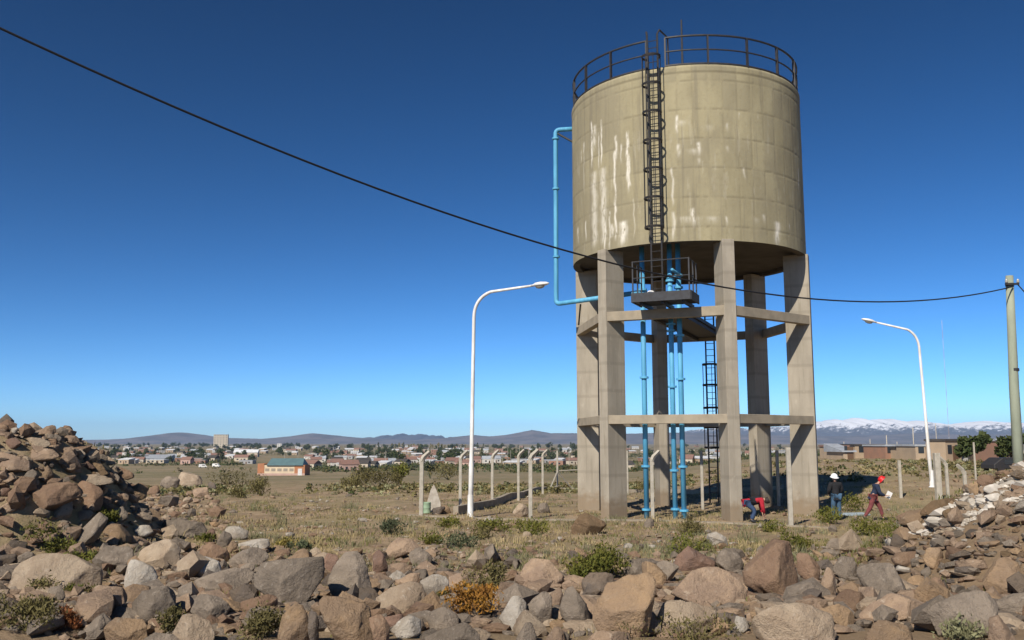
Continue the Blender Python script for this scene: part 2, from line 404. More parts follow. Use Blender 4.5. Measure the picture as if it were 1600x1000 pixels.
# ------------------------------------------------------------------ mountains
hill_mat = mat('bare_hills', (.10, .09, .085), .95, 0, .1); g = NT(hill_mat); v = g.coord(False)
g.color(g.mix(g.ramp(g.noise(v, .004, 5, .6), .4, .6), (.165, .145, .145), (.105, .098, .10)))
snow_mat = mat('snowy_rock', (.2, .2, .2), .9, 0, .1); g = NT(snow_mat); v = g.coord(False)
geo = g.n('ShaderNodeNewGeometry'); sx = g.n('ShaderNodeSeparateXYZ'); g.t.links.new(geo.outputs['Position'], sx.inputs[0])
nz = g.n('ShaderNodeMath', operation='ADD'); g.t.links.new(sx.outputs['Z'], nz.inputs[0]); g.t.links.new(g.mul(g.noise(v, .0065, 7, .72), 520), nz.inputs[1])
g.color(g.mix(g.ramp(nz.outputs[0], 420, 500), (.085, .08, .085), (.80, .80, .82)))
def ridge(name, label, prof, D, depth, mt, rough, seed):
    px = np.arange(prof[0][0], prof[-1][0] + .1, 2.0); top = np.interp(px, [p[0] for p in prof], [p[1] for p in prof]) + rough * (5 + 48 * (rough > .2)) * (np.abs(fbm(np.stack([px * .055, px * 0 + seed, px * 0], 1), 5, .6)) - .2)
    nd = 26; V = []
    for k in range(nd):
        t = k / (nd - 1)                                            # 0 foot in front, .55 crest, 1 foot behind
        Y = D + (t - .55) * depth
        w = np.sin(np.clip(t / .55, 0, 1) * math.pi / 2) ** 1.15 if t <= .55 else np.cos((t - .55) / .45 * math.pi / 2)
        X = (px - 800) / F_PX * D * (1 + 0 * t)
        crest = EYE + (HOR - top) / F_PX * D
        nn = fbm(np.stack([X / (depth * .16) + seed, np.full_like(X, Y / (depth * .22)), np.full_like(X, seed)], 1), 5, .55)
        z = -16 + (crest + 16) * w * (1 - rough * .5 * (1 - w)) + nn * (crest + 16) * rough * (.25 + .75 * (1 - abs(2 * w - 1)))
        V.append(np.stack([X, np.full_like(X, Y), np.maximum(z, -16)], 1))
    n = len(px); V = np.concatenate(V)
    a, b = np.meshgrid(np.arange(nd - 1), np.arange(n - 1), indexing='ij')
    F = np.stack([a * n + b, a * n + b + 1, (a + 1) * n + b + 1, (a + 1) * n + b], -1).reshape(-1, 4)
    tag(link(name, mesh_from(name, V, F, mt)), label, kind='structure')
ridge('hills', 'low blue hills far beyond the town',
      [(-500, 686), (100, 688), (190, 687), (238, 684), (262, 680), (288, 676), (312, 679), (340, 684), (420, 686), (470, 681), (492, 677), (520, 680), (560, 684), (600, 686), (650, 688),
       (700, 684), (740, 680), (765, 682), (790, 680), (812, 676), (830, 672), (860, 677), (900, 677), (960, 678), (1050, 676), (1130, 678), (1230, 681), (1300, 682), (1380, 679), (1430, 677), (1500, 680), (1600, 678), (1900, 682)],
      9500, 2600, hill_mat, .16, 2.2)
ridge('mountains', 'snow covered mountain range along the horizon',
      [(540, 690), (600, 683), (630, 680), (665, 681), (720, 686), (820, 686), (960, 684), (1060, 678), (1120, 670), (1180, 672), (1240, 668), (1280, 661), (1300, 657), (1318, 659), (1330, 655), (1350, 660), (1372, 657), (1400, 662), (1430, 660), (1460, 667), (1500, 663),
       (1540, 661), (1570, 664), (1600, 664), (1700, 658), (1900, 664)],
      13500, 4200, snow_mat, .26, 7.7)

# ------------------------------------------------------------------ haze
def haze_box():
    m = bpy.data.materials.new('thin_air'); m.use_nodes = True; t = m.node_tree
    for n in list(t.nodes): t.nodes.remove(n)
    vo = t.nodes.new('ShaderNodeVolumePrincipled'); vo.inputs['Color'].default_value = (.46, .68, 1.0, 1); vo.inputs['Density'].default_value = 4.6e-5
    vo.inputs['Anisotropy'].default_value = 0.0
    ot = t.nodes.new('ShaderNodeOutputMaterial'); t.links.new(vo.outputs[0], ot.inputs['Volume'])
    z0, z1 = -19.0, 370.0; b = MB().box((0, 0, (z0 + z1) / 2), (36000, 36000, z1 - z0))
    o = b.build('haze', m, loc=(0, 0, 0)); tag(o, 'thin bluish air over the plain', kind='stuff')
haze_box()
#PART2
# ------------------------------------------------------------------ water tower
CX, CY, TR, ZT, ZB = 7.807, 40.045, 5.065, 18.05, 10.82
ROT, RC, CW, CD = 216.96, 4.657, .488, 1.02
FACE = R(ROT + 30)                                                   # outward direction of the ladder face
U = Vector((math.cos(FACE), math.sin(FACE), 0)); T = Vector((-math.sin(FACE), math.cos(FACE), 0))
C0 = Vector((CX, CY, 0))
def L(u, t, z): return C0 + U * u + T * t + Vector((0, 0, z))       # ladder-face frame: out, along, up
tower = thing('water_tower', 'tall round concrete water tower on six legs with blue pipes', 'water tower', (CX, CY, 0))
# tank wall
NA_, NZ_ = 900, 180
th = np.linspace(0, 2 * np.pi, NA_, endpoint=False); zs = np.linspace(ZB, ZT, NZ_)
TH, ZZ = np.meshgrid(th, zs); thf, zf = TH.ravel(), ZZ.ravel()
seg_w = 2 * np.pi / 52; row_h = 1.2
ci = np.floor(thf / seg_w).astype(int); ri = np.floor((zf - ZB - .55) / row_h).astype(int)
tr_ = np.random.default_rng(3); tint_tab = tr_.uniform(0, .55, (60, 12)); tint = tint_tab[ci % 60, ri % 12]
dj = np.minimum(np.abs((thf / seg_w) % 1 - 0), 1 - (thf / seg_w) % 1) * seg_w * TR; dz_ = np.abs(((zf - ZB - .55) / row_h) % 1); dz_ = np.minimum(dz_, 1 - dz_) * row_h
joint = np.maximum(np.exp(-(dj / .035) ** 2) * .6, np.exp(-(dz_ / .04) ** 2)) * (0.35 + .65 * (fbm(np.stack([thf * 6, zf * .8, zf * 0], 1), 3) > -.05))
band = np.exp(-((zf - (ZT - .33)) / .05) ** 2); joint = np.maximum(joint, band)
rr = TR - .012 * joint + .006 * fbm(np.stack([np.cos(thf) * 6, np.sin(thf) * 6, zf * 1.2], 1), 3)
rr = rr - .05 * sstep(ZT - .09, ZT, zf) + .012 * (zf > ZT - .3)
# pale lime runs: photo place of the top, length in photo pixels, width in metres, strength
runs = [(924, 190, 72, .05, .9), (928, 196, 40, .12, .5), (939, 187, 70, .035, .8), (962, 212, 40, .05, .8), (980, 205, 95, .05, .95), (983, 240, 55, .035, .8),
        (912, 222, 22, .06, .6), (908, 235, 18, .05, .6), (928, 268, 118, .17, .5), (942, 262, 120, .16, .5), (960, 235, 140, .05, .75), (973, 345, 38, .16, .9), (956, 350, 22, .09, .6), (945, 345, 45, .04, .8),
        (903, 355, 25, .1, .5), (915, 345, 30, .05, .6), (1057, 180, 28, .05, .95), (1060, 225, 20, .06, .55), (1064, 188, 8, .18, .5), (1092, 222, 20, .06, .75), (1086, 232, 8, .22, .5), (1092, 247, 10, .05, .5), (1106, 195, 8, .2, .35),
        (1136, 192, 12, .05, .45), (1137, 228, 8, .06, .5), (1154, 176, 10, .03, .5), (1183, 180, 7, .03, .4), (1163, 262, 18, .04, .45), (1082, 325, 28, .07, .75), (1075, 338, 10, .4, .45), (1112, 338, 9, .22, .5), (1134, 338, 14, .05, .6),
        (1193, 335, 12, .07, .5), (1214, 346, 36, .13, .85), (1233, 350, 10, .05, .5), (1247, 262, 40, .05, .5), (1251, 240, 30, .04, .4), (1180, 340, 8, .15, .3), (1117, 258, 6, .08, .35),
        (1050, 262, 60, .04, .5), (1052, 330, 45, .05, .5), (990, 310, 60, .02, .4), (935, 205, 60, .03, .6), (970, 225, 30, .03, .6), (1011, 140, 20, .03, .3), (952, 330, 60, .05, .5), (912, 240, 60, .03, .4)]
stain = np.zeros_like(thf); nzs = fbm(np.stack([thf * 60, zf * 3.0, zf * 0 + 4], 1), 3); wob = fbm(np.stack([thf * 0 + 2, zf * 1.4, thf * 0], 1), 2) * .12
for px, py, ln, w, s in runs:
    # tank wall point under that photo point
    rx, rz = ray(px, py); a = rx * rx + 1; b_ = -2 * (rx * CX + CY); c_ = CX * CX + CY * CY - TR * TR
    disc = b_ * b_ - 4 * a * c_; disc = max(disc, 0); Y = (-b_ - math.sqrt(disc)) / (2 * a)
    an = math.atan2(Y - CY, rx * Y - CX) % (2 * math.pi); z1 = EYE + rz * Y; z0 = z1 - ln * Y / F_PX * 1.05
    da = ((thf - an + np.pi) % (2 * np.pi) - np.pi) * TR + wob
    lw = w * (1 + .5 * nzs)
    stain = np.maximum(stain, min(1, s * 1.25) * np.exp(-(da / np.maximum(lw, .012)) ** 2) * sstep(z0 - .15, z0 + .35, zf) * (1 - sstep(z1 - .1, z1 + .06, zf)))
stain = np.clip(stain + .10 * (fbm(np.stack([thf * 22, zf * .5, zf * 0], 1), 3) > .32) * sstep(17.2, 14.5, zf), 0, 1)
V = np.stack([np.cos(thf) * rr, np.sin(thf) * rr, zf], 1)
i_, j_ = np.meshgrid(np.arange(NZ_ - 1), np.arange(NA_), indexing='ij'); jn = (j_ + 1) % NA_
F = np.stack([i_ * NA_ + j_, i_ * NA_ + jn, (i_ + 1) * NA_ + jn, (i_ + 1) * NA_ + j_], -1).reshape(-1, 4)
me = mesh_from('tank', V, F, tank_mat)
for nm, arr in (('tint', tint), ('stain', stain), ('joint', joint)):
    at_ = me.attributes.new(nm, 'FLOAT', 'POINT'); at_.data.foreach_set('value', arr.astype(np.float32))
tank = link('tank', me, tower)
b = MB(); b.lathe([(0, ZT - .02), (TR - .06, ZT - .06)], 64, (CX, CY, 0)); b.build('tank_roof', concrete, tower)
underside = varied('shade_toned_underside', (.10, .085, .065), (.07, .06, .045), 1.2, .95)  # concrete colour darkened to deepen the shade below the tank
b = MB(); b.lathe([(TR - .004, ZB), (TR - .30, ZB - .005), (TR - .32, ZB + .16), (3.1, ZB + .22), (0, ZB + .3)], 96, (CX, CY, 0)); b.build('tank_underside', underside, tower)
# columns
def colc(k): a = R(ROT + 60 * k); return C0 + Vector((math.cos(a), math.sin(a), 0)) * RC, Vector((math.cos(a), math.sin(a), 0)), Vector((-math.sin(a), math.cos(a), 0))
for k in range(6):
    c, u, t = colc(k); zg = -.5; ztop = ZB + .05
    poly = [c + u * (s1 * CD / 2) + t * (s2 * CW / 2) for s1, s2 in ((1, -1), (1, 1), (-1, 1), (-1, -1))]
    b = MB(); b.prism(poly, zg, ztop); b.build('column', concrete, tower, loc=c, bevel=.015)
# ring beams at two levels
for z0, z1 in ((7.87, 8.25), (3.72, 4.07)):
    for k in range(6):
        ca, ua, ta = colc(k); cb, ub, tb = colc((k + 1) % 6)
        oi_ = RC + CD / 2 - .025; o1 = C0 + ua * oi_ + ta * (CW / 2 - .03); o2 = C0 + ub * oi_ - tb * (CW / 2 - .03)
        mid = ((o1 + o2) / 2 - C0).normalized() * .30
        b = MB(); b.prism([o1, o2, o2 - mid, o1 - mid], z0 + .004 * (k % 2), z1 + .004 * (k % 2)); b.build('beam', beam_mat, tower, loc=(o1 + o2) / 2, bevel=.012)
# guard rail round the roof
rl = link('guard_rail', None, tower); RLr = TR - .07
NP = 19; off = R(6)
gap = FACE
for k in range(NP):
    a = gap + R(9) / 2 + R(351) * k / (NP - 1); p = C0 + Vector((math.cos(a), math.sin(a), 0)) * RLr
    b = MB(); b.box(p + Vector((0, 0, ZT + .62)), (.11, .06, 1.24), a); b.build('post', black_steel, rl, loc=p + Vector((0, 0, ZT)))
for h, r_ in ((.05, .055), (.65, .034), (1.25, .045)):
    b = MB(); b.tube([C0 + Vector((math.cos(gap + R(4.5) + R(351) * i / 60) * RLr, math.sin(gap + R(4.5) + R(351) * i / 60) * RLr, ZT + h)) for i in range(61)], r_, 6); b.build('rail', black_steel, rl)
# aerial mast on the roof
mp = Vector((8.33, 42.6, ZT - .05)); b = MB(); b.tube([mp, mp + Vector((0, 0, 2.6)), mp + Vector((0, 0, 5.6))], [.075, .065, .04], 6); b.build('aerial_mast', grey_steel, tower, loc=mp)
# caged ladder down the tank wall
def ladder(name, u0, t0, z0, z1, hoops, hr, half=.21, out_=.16, rung=.30, handrail=0):
    ld = link(name, None, tower)
    for s in (-1, 1):
        b = MB(); pts = [L(u0 + out_, t0 + s * half, z0), L(u0 + out_, t0 + s * half, z1)]
        if handrail: pts += [L(u0 + out_ - .15, t0 + s * (half + .06), z1 + .22), L(u0 + out_ - .9, t0 + s * (half + .22), z1 + .18), L(u0 + out_ - 1.0, t0 + s * (half + .22), ZT + .1)]
        b.tube(pts, .04, 6); b.build('stile', black_steel, ld)
    z = z0 + .2
    while z < z1 - .05:
        b = MB(); b.tube([L(u0 + out_, t0 - half, z), L(u0 + out_, t0 + half, z)], .016, 5); b.build('rung', black_steel, ld); z += rung
    pts = lambda z: [L(u0 + out_ + .02 - .02 + hr * (1 - math.cos(a)) * .98, t0 + hr * 1.0 * math.sin(a) * (1.0), z) for a in [R(x) for x in range(-150, -29, 999)]]
    for z in hoops:
        b = MB(); arc = []
        for i in range(17):
            a = R(-130 + 260 * i / 16); arc.append(L(u0 + out_ + .06 + hr * .55 + hr * math.cos(a) * .85, t0 + hr * math.sin(a), z))
        arc = [L(u0 + out_, t0 - half, z)] + arc + [L(u0 + out_, t0 + half, z)]
        for d in (-.022, .022): b.tube([p + Vector((0, 0, d)) for p in arc], .03, 5)
        b.build('hoop', black_steel, ld)
    for a in (-100, -65, -25, 25, 65, 100):
        a = R(a); b = MB(); b.tube([L(u0 + out_ + .06 + hr * .55 + hr * math.cos(a) * .85, t0 + hr * math.sin(a), z) for z in (min(hoops), max(hoops))], .016, 4); b.build('cage_bar', black_steel, ld)
    return ld
hz_ = [11.35 + 1.17 * i for i in range(7)]
ladder('ladder', TR, -.08, 8.75, 19.42, hz_, .37, handrail=1)
for i in range(6):                                                   # wall brackets of the front ladder
    z = 11.2 + 1.3 * i
    for s in (-1, 1):
        b = MB(); b.tube([L(TR - .03, -.08 + s * .21, z), L(TR + .17, -.08 + s * .21, z)], .02, 5)
        b.build('ladder_bracket', black_steel, tower)
# ladder behind, up to the inner landing
ladder('ladder', -(RC * .866 + .40) - .62, -.02, .1, 9.3, [2.75, 3.7, 4.65, 5.75, 6.75], .34)
# landing slab inside the ring
b = MB(); b.prism([L(4.08, -.62, 0), L(4.08, .95, 0), L(-4.3, .95, 0), L(-4.3, -.75, 0)][::-1], 8.02, 8.16); b.build('landing', black_steel, tower)
for s in (-.5, .8):
    b = MB(); b.prism([L(4.05, s - .06, 0), L(4.05, s + .06, 0), L(-4.25, s + .06, 0), L(-4.25, s - .06, 0)][::-1], 7.86, 8.017); b.build('joist', black_steel, tower)
# steel balcony in front of the upper beam
bal = link('balcony', None, tower)
b = MB()
b.prism([L(5.93, -.92, 0), L(5.93, 1.36, 0), L(4.45, 1.36, 0), L(4.45, -.92, 0)][::-1], 8.40, 8.46); b.build('deck', grey_steel, bal)
for (a, c_) in (((5.95, -.93), (5.95, 1.37)), ((4.45, -.93), (5.92, -.93)), ((4.45, 1.37), (5.92, 1.37))):
    b = MB(); d = (L(*c_, 0) - L(*a, 0)).normalized(); n_ = Vector((-d.y, d.x, 0)) * .025
    b.prism([L(*a, 0) - n_, L(*c_, 0) - n_, L(*c_, 0) + n_, L(*a, 0) + n_], 8.36, 8.71); b.build('fascia', grey_steel, bal)
for u_, t_ in ((5.9, -.88), (5.9, .24), (5.9, 1.32), (5.2, -.88), (5.2, 1.32), (4.6, -.88), (4.6, 1.32)):
    if (u_, t_) == (5.9, .24): continue
    p = L(u_, t_, 0); b = MB(); b.box(p + Vector((0, 0, 9.19)), (.05, .05, 1.56), FACE); b.build('post', grey_steel, bal)
for z in (9.3, 9.95):
    b = MB(); b.tube([L(4.6, -.88, z), L(5.9, -.88, z), L(5.9, 1.32, z), L(4.6, 1.32, z)], .024, 5); b.build('rail', grey_steel, bal)
for t_ in (-.6, .25, 1.05):
    b = MB(); b.prism([L(5.8, t_ - .05, 0), L(5.8, t_ + .05, 0), L(4.0, t_ + .05, 0), L(4.0, t_ - .05, 0)][::-1], 8.262, 8.398); b.build('joist', black_steel, bal)
# blue pipes
def pipe(u_, t_, z0, z1, r_, flanges):
    p = L(u_, t_, z0); b = MB(); b.tube([p, L(u_, t_, z1)], r_, 12); o = b.build('pipe', blue_pipe, tower, loc=p, smooth=True)
    for z in flanges:
        f_ = MB(); f_.lathe([(r_ * .9, -.04), (r_ * 1.75, -.04), (r_ * 1.75, .04), (r_ * .9, .04)], 14, L(u_, t_, z)); f_.build('flange', blue_pipe, o)
pipe(3.75, -1.07, -.3, ZB + .2, .105, (.35, 2.05, 5.6, 9.2)); pipe(3.75, .08, -.3, ZB + .2, .10, (.4, 1.9, 5.2, 7.45, 9.5)); pipe(3.72, .42, -.3, ZB + .2, .105, (.35, 2.05, 5.5, 7.25, 9.2, 9.7))
b = MB(); b.tube([L(3.75, -.02, 9.6), L(3.9, .3, 9.6), L(4.4, .6, 9.6), L(5.6, .6, 9.6)], .06, 8); b.build('pipe', blue_pipe, tower, smooth=True)
b = MB(); b.lathe([(0, 0), (.15, 0), (.15, .36), (.10, .42), (0, .42)], 12, L(5.2, -.35, 8.47)); b.build('valve_box', tin, tower)
b = MB(); b.lathe([(.03, 0), (.2, 0), (.2, .05), (.03, .05)], 14, L(3.75, .08, 7.7)); b.build('valve_wheel', blue_pipe, tower)
# outside overflow pipe
pt = at(893, 203, 41.0); pA = at(868, 203, 41.0); pB = at(869, 475, 41.0); pC = Vector((5.6, 37.75, pB.z + .03))
def rounded(ps, rad=.22, n=5):
    o = [ps[0]]
    for a, c_, d in zip(ps, ps[1:], ps[2:]):
        u1 = (a - c_).normalized(); u2 = (d - c_).normalized(); q0 = c_ + u1 * rad; q1 = c_ + u2 * rad
        for i in range(n + 1):
            t_ = i / n; o.append((q0 * (1 - t_) + c_ * t_) * (1 - t_) + (c_ * (1 - t_) + q1 * t_) * t_)
    o.append(ps[-1]); return o
inward = (Vector((CX, CY, 0)) - Vector((pA.x, pA.y, 0))).normalized()
b = MB(); b.tube(rounded([pA + inward * 1.2, pA, pB, pC]), .105, 12); ov = b.build('pipe', blue_pipe, tower, smooth=True)
for z in (11.4, 14.6, 17.0):
    f_ = MB(); f_.lathe([(.09, -.04), (.16, -.04), (.16, .04), (.09, .04)], 14, (pA.x, pA.y, z)); f_.build('flange', blue_pipe, ov)
b = MB(); b.tube([pA + Vector((0, 0, -.12)), pA + inward * 1.0 + Vector((0, 0, -.75))], .05, 6); b.build('bracket', black_steel, tower)
b = MB(); q = at(907, 476, 40.2); b.tube([q, q + Vector((.0, 1.2, -.75))], .04, 6); b.build('bracket', black_steel, tower)

# ------------------------------------------------------------------ street lamps
def lamp(label, base, bend_px, head_px, Y, sw=0.0):
    zb = hz(base[0], base[1]); B = Vector((base[0], base[1], zb - .2))
    t = thing('street_lamp', label, 'street lamp', (B.x, B.y, zb), 'white street lamps')
    p1 = at(*bend_px[0], Y); p2 = at(*bend_px[1], Y - sw * .25); p3 = at(*head_px, Y - sw)
    pts = [B, B + (p1 - B) * .28, B + (p1 - B) * .3, p1] 
    mids = []
    cpt = p1 + (p1 - B).normalized() * ((p2 - p1).length * .62)
    for i in range(1, 9):
        s = i / 9; mids.append((p1 * (1 - s) + cpt * s) * (1 - s) + (cpt * (1 - s) + p2 * s) * s)
    path = pts + mids + [p2, p3]
    rs = [.105, .10, .085, .07] + [.068] * len(mids) + [.062, .045]
    b = MB(); b.tube(path, rs, 10); b.build('pole', white_paint, t, smooth=True)
    b = MB(); b.lathe([(.0, .0), (.17, 0), (.17, .03), (.12, .05), (.115, .9), (.0, .9)], 12, (B.x, B.y, zb)); b.build('foot', white_paint, t)
    d = (p3 - p2).normalized(); e = p3 + d * .72
    prof = [(-.12, .05), (0, .07), (.12, .13), (.35, .145), (.6, .10), (.72, .03)]
    b = MB(); seg = 12; side = d.cross(Vector((0, 0, 1))).normalized(); up = side.cross(d)
    vs = []; fs = []
    for s, r_ in prof:
        for k in range(seg):
            a = 2 * math.pi * k / seg; vs.append(p3 + d * s + side * math.cos(a) * r_ * 1.1 + up * (math.sin(a) * r_ * (.55 if math.sin(a) < 0 else .75)))
    for i in range(len(prof) - 1):
        for k in range(seg): fs.append((i * seg + k, i * seg + (k + 1) % seg, (i + 1) * seg + (k + 1) % seg, (i + 1) * seg + k))
    fs += [tuple(range(seg))[::-1], tuple(range((len(prof) - 1) * seg, len(prof) * seg))]
    b.add(vs, fs); b.build('lamp_head', white_paint, t, smooth=True)
    b = MB(); c = p3 + d * .3 - up * .075
    vs = []; fs = []
    for i, (s, h) in enumerate(((1, 0), (.8, .05), (.4, .08))):
        for k in range(10):
            a = 2 * math.pi * k / 10; vs.append(c + d * math.cos(a) * .22 * s + side * math.sin(a) * .11 * s - up * h)
    for i in range(2):
        for k in range(10): fs.append((i * 10 + k, i * 10 + (k + 1) % 10, (i + 1) * 10 + (k + 1) % 10, (i + 1) * 10 + k))
    fs.append(tuple(range(20, 30))); b.add(vs, fs); b.build('lens', lens_mat, t, smooth=True)
g1 = ground(735, 809)
lamp('tall white street lamp at the fence, its arm reaching towards the water tower', (g1.x, g1.y), ((740.5, 497), (767, 456)), (834, 446), g1.y, 1.7)
lamp('white street lamp beside the utility pole, its arm reaching back towards the tower', (at(1457, 770, 50).x, 50), ((1436.5, 545), (1418, 515)), (1366, 503), 50)

# ------------------------------------------------------------------ utility pole and cables
PZ = hz(18.1, 33)
pole = thing('utility_pole', 'greenish concrete utility pole carrying the black cable behind the rubble mound', 'utility pole', (18.2, 33, PZ))
b = MB(); b.tube([(18.04, 33, PZ - .3), (18.12, 33, 5.0), (18.245, 33, 9.05)], [.19, .165, .13], 12); b.build('shaft', green_pole, pole, smooth=True)
for z in (8.72, 5.6):
    b = MB(); b.lathe([(.12, -.05), (.172 if z < 7 else .15, -.05), (.172 if z < 7 else .15, .05), (.12, .05)], 12, (18.045 + (z - PZ) * .0215, 33, z)); b.build('band', black_steel, pole)
b = MB(); b.box((18.235, 32.84, 8.72), (.5, .06, .07)); b.build('cross_bar', black_steel, pole)
for dx in (-.2, .22):
    b = MB(); b.lathe([(0, 0), (.035, 0), (.06, .05), (.035, .09), (.05, .13), (0, .16)], 10, (18.235 + dx, 32.84, 8.755)); b.build('insulator', lens_mat, pole, smooth=True)
P1 = Vector((18.25, 33, 0)); dv = (Vector((-7.85, 14, 0)) - P1).normalized()
b = MB(); b.tube([P1 + dv * s + Vector((0, -.17, .0076 * s * s - .2213 * s + 8.62)) for s in np.linspace(0, 62, 80)], .022, 6)
tag(b.build('power_cable', cable_mat, loc=(18.25, 33, 8.6), smooth=True), 'black twisted cable sagging across the sky in front of the tower', 'cable')
b = MB(); b.tube([Vector((18.4 + s * .92, 32.84 + s * .3, 8.75 - .9 * s + .022 * s * s)) for s in np.linspace(0, 7, 14)], .022, 6)
tag(b.build('guy_wire', cable_mat, loc=(18.4, 33, 8.7), smooth=True), 'thin dark wire slanting down from the top of the utility pole', 'wire')

# ------------------------------------------------------------------ fence posts and kerbs
def fence_post(label, base, hgt, w, bend, group='concrete fence posts', lean=0.0):
    x, y = base; zb = hz(x, y)
    t = thing('fence_post', label, 'fence post', (x, y, zb), group)
    arm = .42 if bend is not None else 0
    b = MB(); top = Vector((x + lean, y, zb + hgt - arm * .7))
    b.box((x + lean / 2, y, zb + (hgt - arm * .7) / 2 - .15), (w, w, hgt - arm * .7 + .3), roty=math.atan2(lean, hgt)); b.build('shaft', post_mat, t, bevel=.012)
    if bend is not None:
        d = Vector(bend).normalized() * arm * .75 + Vector((0, 0, arm * .72))
        b = MB(); b.tube([top - Vector((0, 0, .10)), top + d * .25, top + d], [w * .70, w * .66, w * .5], 4); b.build('arm', post_mat, t)
    return t
def fp(px, yb, yt, label, bend, w=.13, Y=None, lean=0.0):
    p = ground(px, yb) if Y is None else at(px, yb, Y)
    fence_post(label, (p.x, p.y), (yb - yt) * p.y / F_PX, w, bend, lean=lean)
RGT = (1, .15, 0); LFT = (-1, 0, 0)
fp(658, 805, 709, 'bent concrete post at the open end of the fence, beside the green can', RGT, .16)
fp(829, 811, 706, 'bent concrete post standing before the row of receding posts', (1, -.1, 0), .15)
fp(1020, 812, 708, 'pale slim post between the blue pipes and the tower leg behind them', RGT, .13)
fp(1236, 822, 703, 'pale post in front of the tower leg on the workers side', None, .15)
fp(719, 800, 707, 'bent post just behind the tall white street lamp', RGT, .13)
fp(769, 791, 706, 'second bent post of the receding fence row', RGT, .13)
fp(810, 782, 705, 'third bent post of the receding fence row', RGT, .13)
fp(848, 772, 705, 'fourth bent post of the receding fence row', RGT, .13)
cp = ground(871, 765)
fence_post('braced corner post where the receding fence row ends', (cp.x, cp.y), (765 - 706) * cp.y / F_PX, .15, None)
corner = [o for o in COL.objects if o.get('label', '').startswith('braced corner')][0]
for dx, dy in ((.95, .7), (-.55, -1.2)):
    b = MB(); b.tube([cp + Vector((0, 0, 1.5)), cp + Vector((dx * 1.5, dy * 1.5, -.1))], .06, 4); b.build('brace', post_mat, corner)
b = MB(); b.tube([cp + Vector((0, 0, 1.55)), cp + Vector((3.6, 2.2, 1.65))], .05, 4); b.build('top_rail', post_mat, corner)
fp(981, 772, 706, 'thin pale post seen just beside the front tower leg', None, .10)
fp(1098, 796, 707, 'shaded dark post beside the rear ladder', None, .12)
fp(1217, 790, 706, 'shaded post between the rear leg and the outer leg of the tower', None, .13)
fp(1408, 778, 721, 'lone straight post behind the walking man', None, .13)
fp(1467, 776, 704, 'thick greenish post next to the foot of the lamp by the rubble', None, .26, 44)
fp(1481, 772, 709, 'bent post against the thick greenish post', LFT, .13, 44.5)
fp(1509, 774, 712, 'bent post between the thick greenish post and the rubble mound', LFT, .14, 42)
fp(1547, 760, 710, 'bent leaning post rising behind the rubble mound', LFT, .15, 40, lean=.12)
fp(1526, 765, 708, 'slim dark-edged post behind the rubble mound', None, .09, 55)
def kerb(label, pts, h, w, seg):
    t = tag(thing('low_wall', label, 'low wall', (pts[0].x, pts[0].y, 0)), kind='thing')
    b = MB(); 
    for a, c_ in zip(pts, pts[1:]):
        n = max(1, int((c_ - a).length / seg))
        for i in range(n):
            p, q = a + (c_ - a) * (i / n), a + (c_ - a) * ((i + 1) / n)
            d = (q - p).normalized(); nn = Vector((-d.y, d.x, 0)) * w / 2; q = q - d * .015
            zp, zq = hz(p.x, p.y), hz(q.x, q.y)
            vs = [(p - nn), (q - nn), (q + nn), (p + nn)]
            zz = [zp, zq, zq, zp]
            bb = MB(); bb.add([(v.x, v.y, z - .35) for v, z in zip(vs, zz)] + [(v.x, v.y, z + h) for v, z in zip(vs, zz)], [(3, 2, 1, 0), (4, 5, 6, 7), (0, 1, 5, 4), (1, 2, 6, 5), (2, 3, 7, 6), (3, 0, 4, 7)])
            bb.build('kerb_block', kerb_mat, t, loc=(p + q) / 2)
def gp(px, py): v = ground(px, py); return Vector((v.x, v.y, 0))
kerb('pale concrete kerb along the open side of the fence, in front of the tower', [gp(640, 806), gp(829, 813), gp(1020, 814), gp(1300, 826)], .05, .3, 2.2)
kerb('low concrete wall with a shaded face under the receding fence row', [gp(712, 804), gp(769, 792), gp(872, 766)], .34, .22, 2.2)
kerb('low concrete kerb half lost in shadow behind the tower legs', [gp(872, 766), at(1100, 765, 52) * 1, at(1225, 765, 50)], .2, .22, 2.5)
#PART3
# ------------------------------------------------------------------ rocks
def ico(n):
    import bmesh
    bm = bmesh.new(); bmesh.ops.create_icosphere(bm, subdivisions=n, radius=1.0)
    V = np.array([v.co[:] for v in bm.verts]); F = np.array([[v.index for v in f.verts] for f in bm.faces]); bm.free(); return V, F
ICO = {n: ico(n) for n in (1, 2, 3, 4, 5)}
def facet_solid(planes, ext, n=4, k=16, namp=.05, nfreq=2.2, rng=RNG, chips=9):
    D, F = ICO[n]; D = D * np.array(ext); D = D / np.linalg.norm(D, axis=1)[:, None]
    N = np.array([p[0] for p in planes]); N /= np.linalg.norm(N, axis=1)[:, None]; d = np.array([max(p[1], .02) for p in planes])
    q = np.maximum(D @ N.T, 0) / d
    r = (q ** k).sum(1) ** (-1.0 / k)
    P = D * r[:, None]; s = float(np.mean(ext)); o = rng.uniform(0, 90, 3)
    nn = fbm(P / s * nfreq + o, 5, .6); ridged = 1 - np.abs(fbm(P / s * nfreq * .8 + o + 31, 3, .5)) * 2.2
    P = P * (1 + (nn * namp * 1.0 + (ridged - .5) * namp * .8))[:, None]
    for _ in range(chips):                                          # broken-off corners
        v = rng.normal(size=3) * np.array([1, 1, .8]); v /= np.linalg.norm(v); pr = P @ v
        P = P - np.maximum(pr - pr.max() * rng.uniform(.72, .95), 0)[:, None] * v * .96
    return P, F
